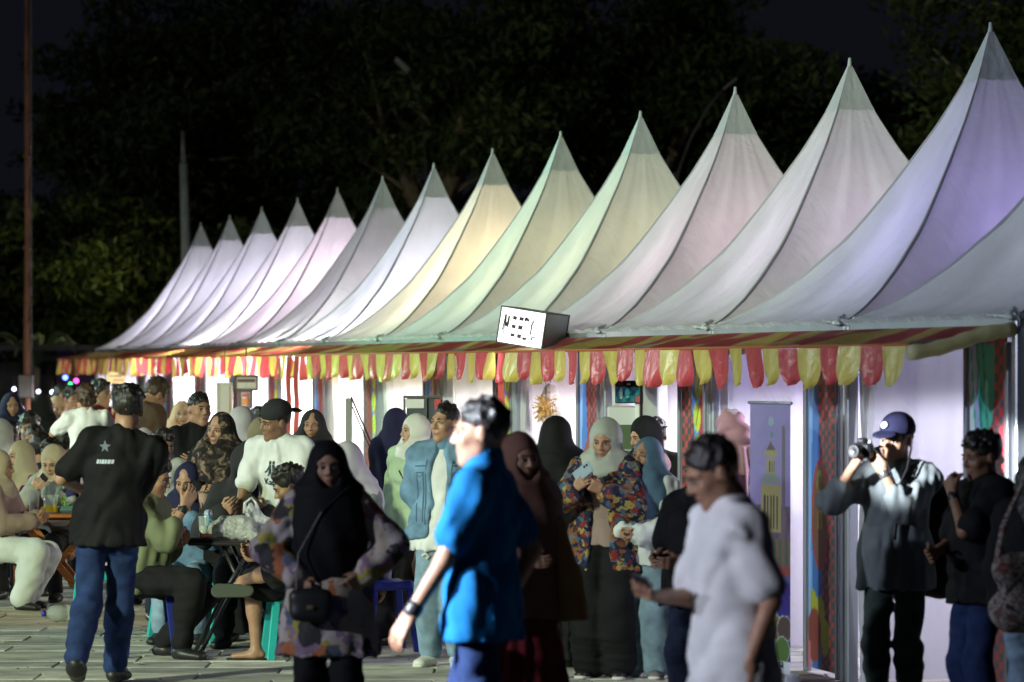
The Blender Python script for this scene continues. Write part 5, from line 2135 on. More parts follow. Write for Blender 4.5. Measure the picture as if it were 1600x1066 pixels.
M_MY, M_MR, M_MD = mat('menu_yellow', (.55, .45, .20), .6), mat('menu_red', (.5, .08, .06), .6), mat('menu_dark', (.12, .09, .09), .6)
M_WH = mat('menu_white', (.7, .68, .66), .6)
board('cream menu board with a red line hanging over the head of the man in black', 168, 583, 195, 598, 53, (M_MY, [(.35, .18, .95, .36, M_MR), (.1, .6, .8, .75, M_MD)]), M_MY)
board('brown framed hanging sign above the framed orange poster', 368, 588, 402, 609, 40, (M_WH, [(.1, .55, .9, .8, M_MD)]), M_MD)
board('framed poster with an orange picture in the bright stall', 375, 611, 393, 637, 40.2, (M_WH, [(.2, .15, .8, .55, mat('poster_orange', (.6, .25, .08), .6)), (.2, .65, .8, .8, M_MR)]), M_MD, name='poster')
board('white poster with red characters beside a red flag strip', 340, 600, 362, 662, 39.5, (M_WH, [(.2, .1, .9, .25, M_MR), (.85, .0, 1.0, .95, M_MR)]), M_WH, name='poster')
for i, (x, Z, lab) in enumerate([(463, 37, 'narrow red banner flag in the bright stall left of the dark hijab girl'), (451, 38.5, 'thin rust red banner strip beside the narrow red flag'), (784, 30.8, 'thin red hanging ribbon right of the polo shirt man')]):
    t = thing('banner_strip', lab, 'banner', (px(x, 0, Z).x, Z, 0))
    mb = MB()
    vs = []
    for k in range(15):
        z = .9 + .08 * k
        vs += [(-.025 + .006 * math.sin(k), .01 * math.sin(k * .9), z), (.025 + .006 * math.sin(k), .01 * math.cos(k * .7), z)]
    mb.add(vs, [(k * 2, k * 2 + 1, k * 2 + 3, k * 2 + 2) for k in range(14)])
    mb.obj('strip', M_MR, t, True)
    MB().tube([(0, .02, 0), (0, .02, 2.05)], .007, 6).obj('strip_pole', M_STEEL, t)

# boxes on the stall floor seen between the legs
Zf = 29.3
fbx = thing('red_crate', 'red crate with green rim on the stall floor between two pairs of legs', 'crate', (px(975, 0, Zf).x, Zf, 0), R(5))
MB().box((0, 0, .09), (.34, .25, .18), None, 0, .01).obj('crate_body', mat('crate_red', (.35, .04, .035), .5), fbx)
MB().box((0, 0, .19), (.36, .27, .02), None, 0, .004).obj('crate_rim', mat('crate_green', (.05, .15, .07), .5), fbx)
bk = thing('pebble_basket', 'low basket of pale pebbles on the stall floor by the wide jeans', 'basket', (px(982, 0, Zf - 1.2).x, Zf - 1.2, 0))
MB().lathe([(.11, 0), (.14, .05), (.15, .09)], n=20).obj('basket', mat('basket_dark', (.08, .07, .06), .7, bump=1, bscale=60), bk, True)
V, F = sdf_mesh([ell((.09 * math.cos(k * 2.4) * (k / 16) ** .5, .09 * math.sin(k * 2.4) * (k / 16) ** .5, .10), (.02, .02, .016), .004) for k in range(17)], .008)
link('pebbles', mesh_np('pebbles', V, F, [mat('pebble', (.35, .36, .30), .6)]), bk, kind='stuff')

# ------------------------------------------------------------------ clothes
K = dict
C_BLK = cloth('black', (.012, .012, .013))
C_BLK2 = cloth('soft_black', (.028, .028, .030))
C_JBLK = cloth('black_jersey', (.009, .009, .010), rough=.75)
C_NAVYJ = cloth('navy_jeans', (.018, .034, .10), var=.3, vscale=12, bump=.4)
C_DKJ = cloth('dark_jeans', (.022, .030, .055), var=.3, vscale=12, bump=.4)
C_GRJ = cloth('green_black_jeans', (.045, .060, .055), var=.3, vscale=12)
C_LTJ = cloth('light_jeans', (.20, .29, .38), var=.3, vscale=10, bump=.4)
C_DENIM = cloth('denim_jacket', (.14, .24, .36), var=.35, vscale=9, bump=.5)
C_WHITE = cloth('white', (.66, .67, .68))
C_WHITE2 = cloth('white_shirt', (.62, .66, .66))
C_OLIVE = cloth('olive', (.17, .19, .11))
C_MINT = cloth('mint', (.38, .50, .34))
C_BROWNS = cloth('brown_shirt', (.095, .06, .042))
C_PEACH = cloth('peach', (.60, .38, .27))
C_CREAM = cloth('cream_hijab', (.42, .36, .26), rough=.7)
C_CREAM2 = cloth('sand_hijab', (.46, .38, .28), rough=.7)
C_GREYL = cloth('grey_lilac', (.42, .40, .44), rough=.6)
C_LILAC = cloth('lilac', (.50, .42, .50), rough=.6)
C_IVORY = cloth('ivory_satin', (.60, .60, .54), rough=.38, wr=.35)
C_SAGE = cloth('sage_grey', (.36, .38, .34), rough=.6)
C_BLUEH = cloth('slate_blue', (.09, .16, .25), rough=.55)
C_NAVYH = cloth('navy', (.02, .02, .055))
C_TAUPE = cloth('taupe', (.30, .22, .19))
C_PLUM = cloth('plum', (.13, .02, .07))
C_PINKT = cloth('dull_pink', (.40, .26, .26))
C_MAROON = cloth('maroon', (.13, .015, .02))
C_MUST = cloth('mustard', (.30, .17, .055))
C_RUSTH = cloth('brown_rose_hijab', (.20, .10, .075), rough=.7)
C_KHIM = cloth('olive_khimar', (.20, .17, .11), rough=.7)
C_GREYS = cloth('grey_shirt', (.16, .18, .19))
C_POLO = cloth('polo_blue', (.006, .115, .30))
C_FLH = cloth('flower_hijab', (.02, .02, .02), palette=[(.014, .012, .012), (.018, .015, .016), (.06, .045, .035), (.22, .15, .11)], pscale=17, ptype='noise')
C_FLOR = cloth('flower_blouse', (.3, .3, .3), palette=[(.35, .32, .07), (.42, .36, .30), (.05, .05, .05), (.45, .40, .38), (.38, .14, .06), (.26, .18, .25), (.45, .38, .30), (.10, .12, .16)], pscale=13, ptype='voronoi')
C_MULTI = cloth('colour_patch_jacket', (.3, .3, .3), palette=[(.02, .03, .06), (.20, .03, .025), (.02, .02, .04), (.30, .24, .07), (.025, .03, .07), (.20, .08, .04), (.02, .025, .04), (.05, .10, .16), (.14, .14, .16)], pscale=30, ptype='voronoi')
C_PLAID = cloth('blue_plaid', (.1, .1, .3), palette=[(.02, .03, .08), (.05, .08, .18), (.10, .12, .22)], pscale=22, ptype='plaid')
C_STRIPE = cloth('striped_shirt', (.4, .4, .45), palette=[(.42, .40, .48), (.22, .20, .27)], pscale=16, ptype='stripe')
C_BATIK = cloth('batik', (.2, .2, .2), palette=[(.03, .03, .035), (.18, .15, .14), (.30, .27, .24), (.05, .04, .045), (.22, .09, .07)], pscale=20, ptype='noise')
M_SHOEK = mat('shoe_black', (.015, .015, .015), .45)
M_SHOEW = mat('shoe_white', (.62, .62, .58), .5, var=.1)
M_SHOEG = mat('shoe_grey', (.16, .16, .16), .6)
M_SOLE = mat('sole_white', (.6, .6, .56), .6)
M_WATCH = mat('watch_strap', (.02, .02, .02), .4)
M_SILV = mat('silver_bracelet', (.6, .6, .6), .25, metal=.9)
M_GOLD = mat('gold_rim', (.6, .4, .2), .3, metal=.8)
HAIR = ('hair', M_HAIR, K(style='short'))
CROP = ('hair', M_HAIR, K(style='crop'))
SHK = ('shoes', M_SHOEK)


def hij(m, style='short', **k):
    return ('hijab', m, K(style=style, **k))


def sh(m, sleeve=.62, **k):
    return ('shirt', m, K(sleeve=sleeve, **k))


def tr(m, **k):
    return ('trousers', m, k)


def sk(m, **k):
    return ('skirt', m, k)


def collar(m, r=.072, h_=.045):
    return ('custom', m, K(name='collar', amp=0, h2=.009, prims=lambda f: [cone(f.N - f.u * .005, f.N + f.u * h_, r + .014, r, .02), ell(f.N + f.u * .06 - f.B[:, 1] * .004, (r - .010, r - .010, .10), .006, f.B, True),
            cone(f.N + f.u * .08 - f.B[:, 1] * .09, f.N - f.u * .03 - f.B[:, 1] * .12, .022, .012, .006) + ('sub',)]))


PG = 'people of the night market crowd'


def P_(f, spec, x, y, Z, label, yaw=0, skin=1, **k):
    return make_fig(f, spec, x, y, Z, label, yaw, 'person', skin, group=PG, **k)


def phone(d, sd, label, m, tilt=(0, 0, 0), off=(0, 0, 0), size=(.075, .155, .010)):
    f = d['f']
    t, X, dr, pn, _ = f.hand[sd]
    c = t + dr * .095 + pn * .030 + np.array(off)
    W = wpt(d, c)
    rz = rotm(z=math.degrees(d['obj'].rotation_euler.z))
    A = rz @ np.stack([X, norm(dr * .8 + np.array([0, 0, .6])), np.cross(X, norm(dr * .8 + np.array([0, 0, .6])))], 1)
    o = thing('mobile_phone', label, 'phone', W)
    o.rotation_euler = Matrix([[float(v) for v in r] for r in A]).to_euler()
    s = size
    MB().box((0, 0, 0), (s[0], s[1], s[2]), None, 0, .004).obj('phone_back', m, o)
    MB().box((0, 0, s[2] / 2 + .0006), (s[0] - .008, s[1] - .008, .001)).obj('phone_screen', mat('screen_dim', (.02, .02, .025), .1, emit=.25, ecol=(.5, .6, .8)), o)
    for k in range(2):
        MB().lathe([(.0, -.003), (.008, -.003), (.008, 0)], (s[0] * .25, s[1] * .36 - k * .022, -s[2] / 2), 10, cap=False).obj('lens', M_BLACK, o)
    return o


# ---- man who walks off with a child on his arm
man1 = P_(Fig(legs='walk', side=-11, stout=.94, head=(0, 6, 7), L_=(.20, -.24, 1.10), Lpole=(1, .6, -.6), R_=(.0, -.26, 1.16), Rpole=(-.1, .3, -1),
              feet={'R': ((-.01, -.16, .085), (0, -1, .1)), 'L': ((.13, .30, .17), (0, -1, .1), (.1, -1, -.9))}),
          [sh(C_JBLK, .72, hem=.13, g=.022), tr(C_NAVYJ, g=.012, g2=.028), ('hair', M_HAIR, K(style='short')), SHK],
          203, 603, 23.2, 'man in a black tee and blue jeans walking away with a child on his arm', 176, 1)
s_ = man1['s']
ST_ = [[(.0, .045), (.012, .012), (.045, .008), (.018, -.012), (.028, -.045), (0, -.024), (-.028, -.045), (-.018, -.012), (-.045, .008), (-.012, .012)]]
M_PRINTW = mat('print_pale', (.42, .45, .50), .6)
project_print(man1, 'shirt', [[(p[0] * .8, p[1] * .8) for p in ST_[0]]], (0, .1, 1.36 * s_), (-1, 0, 0), (0, 0, 1), mat('print_dim', (.10, .12, .16), .6), 'shirt_emblem')
bars = []
xx = -.055
for w in (.016, .010, .018, .012, .020, .016):
    bars.append([(xx, -.010), (xx + w, -.010), (xx + w + .005, .014), (xx + .005, .014)])
    xx += w + .004
project_print(man1, 'shirt', bars, (0, .1, 1.27 * s_), (-1, 0, 0), (0, 0, 1), M_PRINTW, 'shirt_lettering')
P_(Fig(legs='sit', lean=6, head=(10, 4, 0), R_=(-.15, -.25, .95), L_=(.15, -.25, .95), feet={'R': ((-.12, -.30, .18), (0, -1, .6)), 'L': ((.12, -.32, .16), (0, -1, .6))}),
   [sh(C_WHITE, .7), tr(C_NAVYH), ('hair', M_HAIRB, K(style='curly')), ('shoes', M_SHOEG)],
   135, 601, 23.5, 'small curly haired child in a white top carried by the man in black', 190, 1, Hh=.66, name='person') if False else \
make_fig(Fig(legs='sit', lean=6, head=(10, 4, 0), R_=(-.15, -.25, .95), L_=(.15, -.25, .95), feet={'R': ((-.12, -.30, .18), (0, -1, .6)), 'L': ((.12, -.32, .16), (0, -1, .6))}),
         [sh(C_WHITE, .7), tr(C_NAVYH), ('hair', M_HAIRB, K(style='curly')), ('shoes', M_SHOEG)],
         134, 601, 23.5, 'small curly haired child in a white top carried by the man in black', 190, 'person', 1, Hh=.60, group=PG)

# ---- blurred woman in the black hijab and flowered blouse
w1 = P_(Fig(fem=True, stout=.98, head=(3, 2, -3), R_=(-.16, -.13, .99), L_=(.17, -.12, 1.01), Rpole=(-1, .15, .1), Lpole=(1, .15, .1), Rpalm=(.6, .5, 0), Lpalm=(-.6, .5, 0)),
        [sh(C_FLOR, 1.85, hem=.34, g=.030, flare=.03), tr(C_BLK, g=.02, g2=.03), hij(C_JBLK, 'drape', g=.006), SHK],
        510, 686, 18.5, 'woman in a long black hijab and flowered blouse with hands on her hips', 2, 1)
hb = thing('handbag', 'black handbag against the flowered blouse of the woman with hands on hips', 'bag', wpt(w1, (-.09, -.24, .82)), 0)
V, F = sdf_mesh([cone((-.06, 0, 0), (.06, 0, 0), .04, .04, .02), cone((-.07, 0, .08), (.07, 0, .08), .034, .034, .04), ell((0, 0, .04), (.10, .04, .075), .03)], .011)
link('bag_body', mesh_np('bag_body', V, F, [M_SHOEK]), hb)
MB().tube([(-.07, 0, .10), (-.06, .03, .28), (.05, .04, .48), (.18, .12, .60)], .005, 6).obj('strap', M_SHOEK, hb)
MB().box((0, -.055, .03), (.03, .008, .02), None, 0, .003).obj('clasp', M_GOLD, hb)

# ---- man in the white logo tee
w2 = P_(Fig(lean=20, head=(-34, -4, 0), stout=1.05, L_=(.24, -.34, .84), R_=(-.24, -.34, .84), Rpole=(-1, .5, 0), Lpole=(1, .5, 0)),
        [sh(C_WHITE, .80, hem=.12, g=.024), tr(C_DKJ), ('hair', M_HAIR, K(style='crop')), ('cap', C_BLK2, K(back=True)), SHK],
        428, 626, 26.2, 'man in a white logo tee and backwards black cap leaning forward', -24, 2)
fl = []
for sg in (-1, 1):
    q = lambda x, y: (sg * x * .95, y * .95)
    fl.append([q(.014 + .011 * math.cos(a), .052 + .012 * math.sin(a)) for a in np.linspace(0, 6.28, 11)[:-1]])
    fl.append([q(.004, .040), q(.020, .040), q(.026, .020), q(.024, -.002), q(.004, -.006)])
    fl.append([q(.022, .034), q(.048, -.002), q(.066, -.014), q(.062, -.022), q(.040, -.012), q(.020, .016)])
    fl.append([q(.004, -.006), q(.024, -.002), q(.030, -.024), q(.044, -.040), q(.036, -.044), q(.014, -.024), q(.004, -.012)])
up_ = Vector([float(v) for v in w2['f'].B[:, 2]])
oc = Vector([float(v) for v in (w2['f'].Cc + w2['f'].B[:, 2] * .03)]) * w2['s'] + Vector((-.0, -.05, 0))
M_INKT = mat('tee_ink', (.025, .05, .055), .7)
project_print(w2, 'shirt', fl, oc, (1, 0, 0), up_, M_INKT, 'shirt_emblem')


def text_polys(txt, size, bold=.0):
    cu = bpy.data.curves.new('t', 'FONT')
    cu.body = txt
    cu.size = size
    cu.offset = bold
    cu.resolution_u = 3
    cu.align_x = 'CENTER'
    o = bpy.data.objects.new('t', cu)
    COL.objects.link(o)
    me = bpy.data.meshes.new_from_object(o.evaluated_get(bpy.context.evaluated_depsgraph_get()))
    bpy.data.objects.remove(o)
    return [[(me.vertices[i].co.x, me.vertices[i].co.y) for i in p.vertices] for p in me.polygons]


project_print(w2, 'shirt', text_polys('Kappa', .062, .002), oc - up_ * .105, (1, 0, 0), up_, M_INKT, 'shirt_lettering')

P_(Fig(fem=True, head=(6, 0, 3)), [sh(C_BLK, 1.9, hem=.3), sk(C_BLK), hij(C_BLK2, 'drape'), SHK], 490, 638, 29.6, 'girl in a dark hijab looking out beside the man in the logo tee', -12, 1)
P_(Fig(fem=True, head=(-20, 8, 0)), [sh(C_BLK, 1.9, hem=.3), sk(C_BLK), hij(C_GREYL, 'short'), SHK], 383, 634, 28.6, 'woman in a shiny grey hijab and black top seen from behind', 158, 1)
P_(Fig(fem=True), [sh(C_KHIM, 1.9, hem=.3), sk(C_KHIM), hij(C_KHIM, 'khimar'), SHK], 409, 650, 27.8, 'woman in an olive brown cape hijab half hidden by the leaning man', 165, 1)
P_(Fig(), [sh(C_BLK), tr(C_BLK), HAIR, SHK], 405, 637, 33, 'dark haired man whose crown just shows beside the shiny grey hijab', 30, 1, res=.018)
w3 = P_(Fig(fem=True, head=(-14, 4, 4), R_=(-.06, -.26, 1.13), L_=(.10, -.25, 1.03), Rpole=(-.8, .3, -.8), Lpole=(.8, .3, -.8), Rpalm=(.6, .3, -.4), Lpalm=(-.6, .4, .3), hands=('hold', 'hold')),
        [sh(C_BLK, 1.9, hem=.35, g=.03), sk(C_BLK), hij(C_FLH, 'drape', g=.002), SHK, ('band', M_SILV, K(hand='L', name='bracelet'))],
        345, 642, 27, 'woman in a black hijab with pale flowers holding a paper cup', -16, 1)
P = wpt(w3, (.0, -.33, 1.05))
pc = thing('paper_cup', 'brown paper cup in the hands of the woman in the flowered hijab', 'cup', P - Vector((0, 0, .06)))
MB().lathe([(.0, 0), (.030, 0), (.042, .12), (.0, .121)], n=20, cap=False).obj('cup_wall', mat('paper_brown', (.34, .22, .17), .7), pc, True)
MB().lathe([(.044, .117), (.044, .127), (.0, .130)], n=20, cap=False).obj('lid', mat('cup_lid', (.1, .07, .06), .4), pc, True)
MB().tube([(0, 0, .12), (.02, 0, .19)], .004, 6).obj('straw', M_BLACK, pc)
P_(Fig(stout=1.08, head=(8, 0, 2), R_=(.09, -.22, 1.13), L_=(-.08, -.25, 1.17), Rpole=(-1, .1, -.7), Lpole=(1, .1, -.7), hands=('fist', 'relax')),
   [sh(C_JBLK, .7, g=.02), tr(C_BLK), CROP, SHK], 312, 612, 29.8, 'man in a black tee with folded arms in front of the bright stalls', 22, 1)
P_(Fig(fem=True, head=(0, 0, 3)), [sh(C_PEACH, 1.9, hem=.4), sk(C_PEACH), hij(C_PEACH, 'drape'), SHK], 286, 625, 36, 'woman in a peach hijab and gown lit by the far stall', 4, 0, res=.018)
P_(Fig(lean=26, stout=1.15, head=(0, 14, 0), L_=(.1, -.35, 1.0), R_=(-.1, -.35, 1.0)), [sh(C_BROWNS, 1.2, g=.035, hem=.16), tr(C_BLK), ('hair', M_HAIRB, K(style='short')), SHK],
   256, 597, 34, 'man in a brown shirt bending towards the woman in peach', 128, 1, res=.018)
P_(Fig(fem=True), [sh(C_TAUPE, 1.8), tr(C_BLK), ('hair', M_HAIR, K(style='long')), SHK], 233, 611, 46, 'tiny distant woman with dark hair between the two tall men', 0, 1, res=.022)
P_(Fig(fem=True), [sh(C_GREYL, 1.9, hem=.3), sk(C_BLK), hij(C_LILAC, 'short'), SHK], 226, 667, 31, 'person in a pale lilac hijab behind the youth with swept hair', 165, 1, res=.018)
P_(Fig(head=(5, 14, 0)), [sh(C_WHITE2, .7), tr(C_DKJ), HAIR, SHK], 258, 671, 29, 'youth with thick swept hair looking down in the middle of the crowd', 28, 2, res=.016)

# ---- party at the black table
o1 = P_(Fig(legs='sit', lean=9, stout=1.06, head=(8, 8, 0), R_=(-.08, -.36, .97), L_=(.02, -.30, .74), Rpole=(-.4, .1, -1), Lpole=(.4, .2, -1), Rpalm=(.5, .6, 0), hands=('relax', 'hold'),
            feet={'R': ((-.13, -.36, .085), (0, -1, 1)), 'L': ((.13, -.12, .085), (0, -1, .8))}),
        [sh(C_OLIVE, 1.35, g=.028), tr(C_BLK, g=.02, g2=.03), HAIR, SHK, ('band', M_WATCH, K(hand='R'))],
        248, 713, 25.4, 'seated man in an olive top with his back half turned at the black table', 72, 1)
phone(o1, 'L', 'phone glowing pink held low by the seated man in olive', mat('phone_pink', (.5, .2, .2), .3))
P_(Fig(fem=True, legs='sit', lean=8, head=(-8, 6, 0), R_=(-.08, -.34, .86), L_=(.08, -.36, .90), hands=('hold', 'hold')),
   [sh(C_DENIM, 1.9, g=.03), tr(C_LTJ), hij(C_NAVYH, 'short'), SHK], 291, 722, 26.9, 'girl in a dark hijab and denim jacket seated at the black table', -8, 1)
P_(Fig(legs='sit', lean=14, head=(0, 26, 0), R_=(-.14, -.38, .84), L_=(.14, -.38, .84)),
   [sh(C_BLK2, 1.95, g=.034), tr(C_BLK), ('hair', M_HAIR, K(style='bowl')), ('hood', C_BLK2), SHK], 385, 706, 26.4, 'person with a dark green black hood pulled up behind the white bags', -3, 1)
by = P_(Fig(legs='sit', lean=16, head=(-4, 8, 0), R_=(-.02, -.40, .70), L_=(.05, -.40, .68), Lpole=(.6, .4, -.5),
            feet={'R': ((-.08, -.40, .085), (0, -1, 1)), 'L': ((.00, -.50, .52), (1, -.7, .35), (-.35, -.75, -.05))}),
        [sh(C_JBLK, .7, g=.02), tr(C_BLK, upto=.92, g=.03, g2=.05), HAIR, ('barefoot', C_BLK2)], 441, 729, 25.1, 'seated barefoot boy in black shorts with one ankle on his knee', -82, 1)
ff = link('flip_flop', None, by['obj']) if False else None
V, F = sdf_mesh([cone((0, .09, 0), (0, -.10, 0), .045, .052, .02), plane((0, 0, .010), (0, 0, 1)), plane((0, 0, -.012), (0, 0, -1))], .009)
A = by['f'].ank['L']
q = link('flip_flop', mesh_np('flip_flop', V, F, [mat('sandal_olive', (.05, .06, .045), .8)]), by['obj'])
fd = by['f'].footd['L']
q.location = [float(v) * by['s'] for v in (A + fd * .06 + np.array([.075, 0, -.055]))]
q.rotation_euler = (0, R(62), math.atan2(-fd[0], fd[1]) + math.pi if False else R(-15))
P_(Fig(fem=True, legs='sit', lean=6), [sh(C_GREYS, 1.9), sk(C_BLK), hij(C_GREYL, 'drape'), SHK], 545, 688, 26.1, 'seated woman in a pale grey hijab hidden behind the black hijab woman', 168, 1)

# ---- the group in front of the middle stalls
P_(Fig(fem=True, head=(0, 6, 0), R_=(-.22, -.08, 1.0)), [sh(C_WHITE2, .9, hem=.25), sk(C_BLK, r1=.17), hij(C_NAVYH, 'khimar'), SHK],
   621, 636, 30.4, 'woman in a navy cape hijab turned to the bright stall', 155, 1)
w4 = P_(Fig(fem=True, head=(-24, 0, 2), L_=(.18, .02, .90)), [sh(C_MINT, 1.9, hem=.20, g=.034), ('skirt', cloth('brown_skirt', (.05, .04, .03)), K(r1=.17)), hij(C_IVORY, 'short', g=.010), ('shoes', M_SHOEG)],
        648, 646, 28.6, 'woman in an ivory satin hijab and pale green shirt looking left', -34, 0)
MB().tube([[float(v) * w4['s'] for v in q] for q in ((-.10, .02, 1.42), (-.02, -.17, 1.25), (.13, -.15, 1.0), (.20, -.05, .90))], .006, 6).obj('bag_strap', M_SHOEK, w4['obj'])
m2 = P_(Fig(head=(-22, -2, 0), R_=(-.10, .17, .95), L_=(.10, .17, .95), Rpole=(-1, .5, -.2), Lpole=(1, .5, -.2)),
        [sh(C_WHITE, .6, hem=.17, g=.012), ('shirt', C_DENIM, K(sleeve=1.9, hem=.10, g=.032, open=.062, name='denim_jacket')), collar(C_DENIM, .078, .05), tr(C_LTJ, g=.02, g2=.036), CROP, ('shoes', M_SHOEW, K(sole=M_SOLE))],
        697, 628, 24.7, 'man in a light denim jacket, ripped jeans and white sneakers', -16, 1)
MB().tube([[float(v) * m2['s'] for v in p] for p in ((-.11, -.135, .72), (-.085, -.145, .735), (-.065, -.142, .715), (-.08, -.14, .70))], .010, 6).obj('jeans_rip', mat('rip_pale', (.6, .58, .5), .8), m2['obj'])

js = m2['s']
M_SEAMJ = mat('denim_seam', (.05, .10, .17), .8)
ln = lambda x0, y0, x1, y1, w=.004: [(x0, y0 - w), (x1, y1 - w), (x1, y1 + w), (x0, y0 + w)]
vl = lambda x, y0, y1, w=.004: [(x - w, y0), (x + w, y0), (x + w, y1), (x - w, y1)]
sm = []
for sg in (-1, 1):
    sm += [ln(sg * .09, .0, sg * .175, -.005), vl(sg * .155, -.36, -.06), vl(sg * .105, -.36, -.05), vl(sg * .088, -.38, .04, .003)]
    sm += [ln(sg * .10, -.045, sg * .165, -.045), ln(sg * .10, -.045, sg * .133, -.075, .003), ln(sg * .133, -.075, sg * .165, -.045, .003)]
project_print(m2, 'denim_jacket', sm, (0, -.05, 1.30 * js), (1, 0, 0), (0, 0, 1), M_SEAMJ, 'jacket_seams', off=.003)
for k in range(5):
    c = (.092, 1.34 - k * .07)
project_print(m2, 'denim_jacket', [[(.094 + .006 * math.cos(a), .02 - k * .075 + .006 * math.sin(a)) for a in np.linspace(0, 6.28, 9)[:-1]] for k in range(5)],
              (0, -.05, 1.30 * js), (1, 0, 0), (0, 0, 1), M_SILV, 'jacket_buttons', off=.005)

# ---- man in the blue polo
m3 = P_(Fig(legs='walk', stout=1.0, head=(12, 3, 0), L_=(.22, -.24, .84), Lpole=(.3, 1, -.3), R_=(-.14, .05, .90),
            feet={'R': ((-.09, -.10, .085), (0, -1, .1)), 'L': ((.09, .12, .085), (0, -1, .1))}),
        [sh(C_POLO, .68, hem=.14, g=.013), collar(C_POLO), tr(C_NAVYJ, g=.012), CROP, SHK, ('band', M_WATCH, K(hand='L', name='wrist_watch', over=.034))],
        752, 619, 15.5, 'tall man in a blue polo shirt with a wrist watch walking past', -106, 1)

P_(Fig(fem=True, stout=1.05, head=(0, 4, 0), R_=(-.1, -.24, 1.05)), [sh(C_RUSTH, 1.9, hem=.2, g=.03), sk(C_MAROON, r1=.24), hij(C_RUSTH, 'drape', g=.008), SHK,
   ('custom', C_MUST, K(name='scarf_end', prims=lambda f: [cone((.14, -.13, 1.22), (.22, -.13, .95), .05, .055, .05), cone((.22, -.13, .95), (.24, -.12, .74), .055, .07, .05, (1, 0, 0), 1.3), plane((0, 0, .72), (0, 0, -1))]))],
   815, 674, 19, 'woman in a brown hijab, maroon skirt and mustard scarf', 28, 1)
P_(Fig(fem=True, head=(-30, 8, 0)), [sh(C_BLK, 1.9, hem=.3), sk(C_JBLK, r1=.2), hij(C_JBLK, 'khimar', g=.006), SHK], 874, 649, 24.6, 'woman all in black seen from behind, left of the phone woman', 172, 1)
w5 = P_(Fig(fem=True, head=(-2, 16, 4), R_=(-.13, -.27, 1.26), L_=(.04, -.26, 1.24), Rpole=(-.9, .1, -1), Lpole=(.9, .1, -1), Rpalm=(.3, .9, 0), Lpalm=(-.4, .8, .2), hands=('hold', 'hold')),
        [sh(C_TAUPE, 1.2, hem=.05, g=.010), ('shirt', C_MULTI, K(sleeve=1.75, hem=.22, g=.034, open=.07, name='patchwork_jacket')), tr(C_BLK, g=.03, g2=.075), hij(C_SAGE, 'short', g=.008), ('shoes', M_SHOEK, K(sole=M_SOLE)),
         ('band', M_GOLD, K(hand='L', name='bracelet'))],
        945, 654, 23.7, 'woman in a sage grey hijab and patchwork jacket looking at her phone', -14, 1)
phone(w5, 'R', 'light grey blue phone held up by the woman in the patchwork jacket', mat('phone_blue', (.30, .38, .45), .3), off=(-.02, -.02, .05))
P_(Fig(fem=True, head=(0, 6, 0)), [sh(C_LILAC, 1.9, hem=.3), sk(C_GREYL), hij(C_LILAC, 'short', g=.008), SHK], 969, 627, 28.3, 'woman in a lilac hijab at the glass counter under the menu screen', -62, 1)
P_(Fig(fem=True, head=(0, 16, 0), L_=(.1, -.3, 1.1), R_=(-.1, -.3, 1.1)), [sh(C_PINKT, 1.9, hem=.25), tr(C_BLK, g2=.05), hij(C_BLK, 'short', g=.010), SHK], 1000, 651, 26, 'woman in a black hijab and dull pink top in profile', -62, 1)
P_(Fig(), [sh(C_BLK), tr(C_BLK), HAIR, SHK], 1024, 654, 27.4, 'dark haired person behind the blue hijab woman', 170, 1)
w6 = P_(Fig(fem=True, head=(-14, -2, 3), R_=(-.07, -.24, 1.04), L_=(.03, -.25, 1.02), Rpole=(-.9, .2, -1), Lpole=(.9, .2, -1), Rpalm=(.2, .2, 1), Lpalm=(-.2, .2, 1), hands=('hold', 'hold')),
        [sh(C_WHITE2, 1.9, hem=.12, g=.034), tr(C_LTJ, g=.026, g2=.07), hij(C_BLUEH, 'drape', g=.006), ('shoes', M_SHOEG, K(sole=M_SOLE))],
        1012, 681, 23.8, 'woman in a slate blue hijab, white shirt and wide light jeans', -22, 1)
P_(Fig(stout=1.1, R_=(-.1, -.3, 1.05), L_=(.1, -.3, 1.05)), [sh(C_JBLK, .8, g=.03), tr(C_DKJ), HAIR, SHK], 1094, 700, 20.2, 'person in a black tee hidden behind the man in the white tee', -40, 1)

# ---- man in the white tee with a phone
m4 = P_(Fig(stout=1.0, lean=4, head=(-4, 22, 0), R_=(-.06, -.28, 1.10), L_=(.20, -.02, .86), Rpole=(-.6, .3, -1), Rpalm=(0, .4, 1), hands=('hold', 'relax')),
        [sh(C_WHITE, .78, hem=.16, g=.018), tr(C_DKJ), CROP, SHK],
        1092, 684, 14, 'man in a white tee looking down at his phone', -72, 1)
phone(m4, 'R', 'dark phone in the hand of the man in the white tee', M_BLACK)

# ---- photographer and his neighbours
m5 = P_(Fig(stout=.95, head=(-10, 6, 4), R_=(-.16, -.25, 1.43), L_=(.0, -.24, 1.41), Rpole=(-.75, .1, -1), Lpole=(.35, -.2, -1), Rpalm=(.7, .4, 0), Lpalm=(-.2, .5, .7), hands=('hold', 'hold')),
        [sh(C_GREYS, 1.35, hem=.17, g=.022), tr(C_GRJ, g=.010, g2=.016), ('hair', M_HAIR, K(style='crop')), ('cap', C_NAVYH, K(badge=mat('badge_white', (.7, .7, .7), .5))), SHK,
         ('band', M_SILV, K(hand='L', name='wrist_watch'))],
        1402, 646, 20.5, 'photographer in a navy cap and grey shirt aiming a camera', -24, 1)
P = wpt(m5, (-.10, -.27, 1.515))
cm = thing('camera', 'black camera held to the face of the photographer in the cap', 'camera', P, R(-40))
MB().box((0, 0, 0), (.12, .055, .08), None, 0, .012).obj('camera_body', M_BLACK, cm)
MB().lathe([(.0, 0), (.036, 0), (.036, .03), (.038, .034), (.038, .06), (.032, .062), (.0, .05)], n=20).obj('lens', M_BLACK, cm, True)
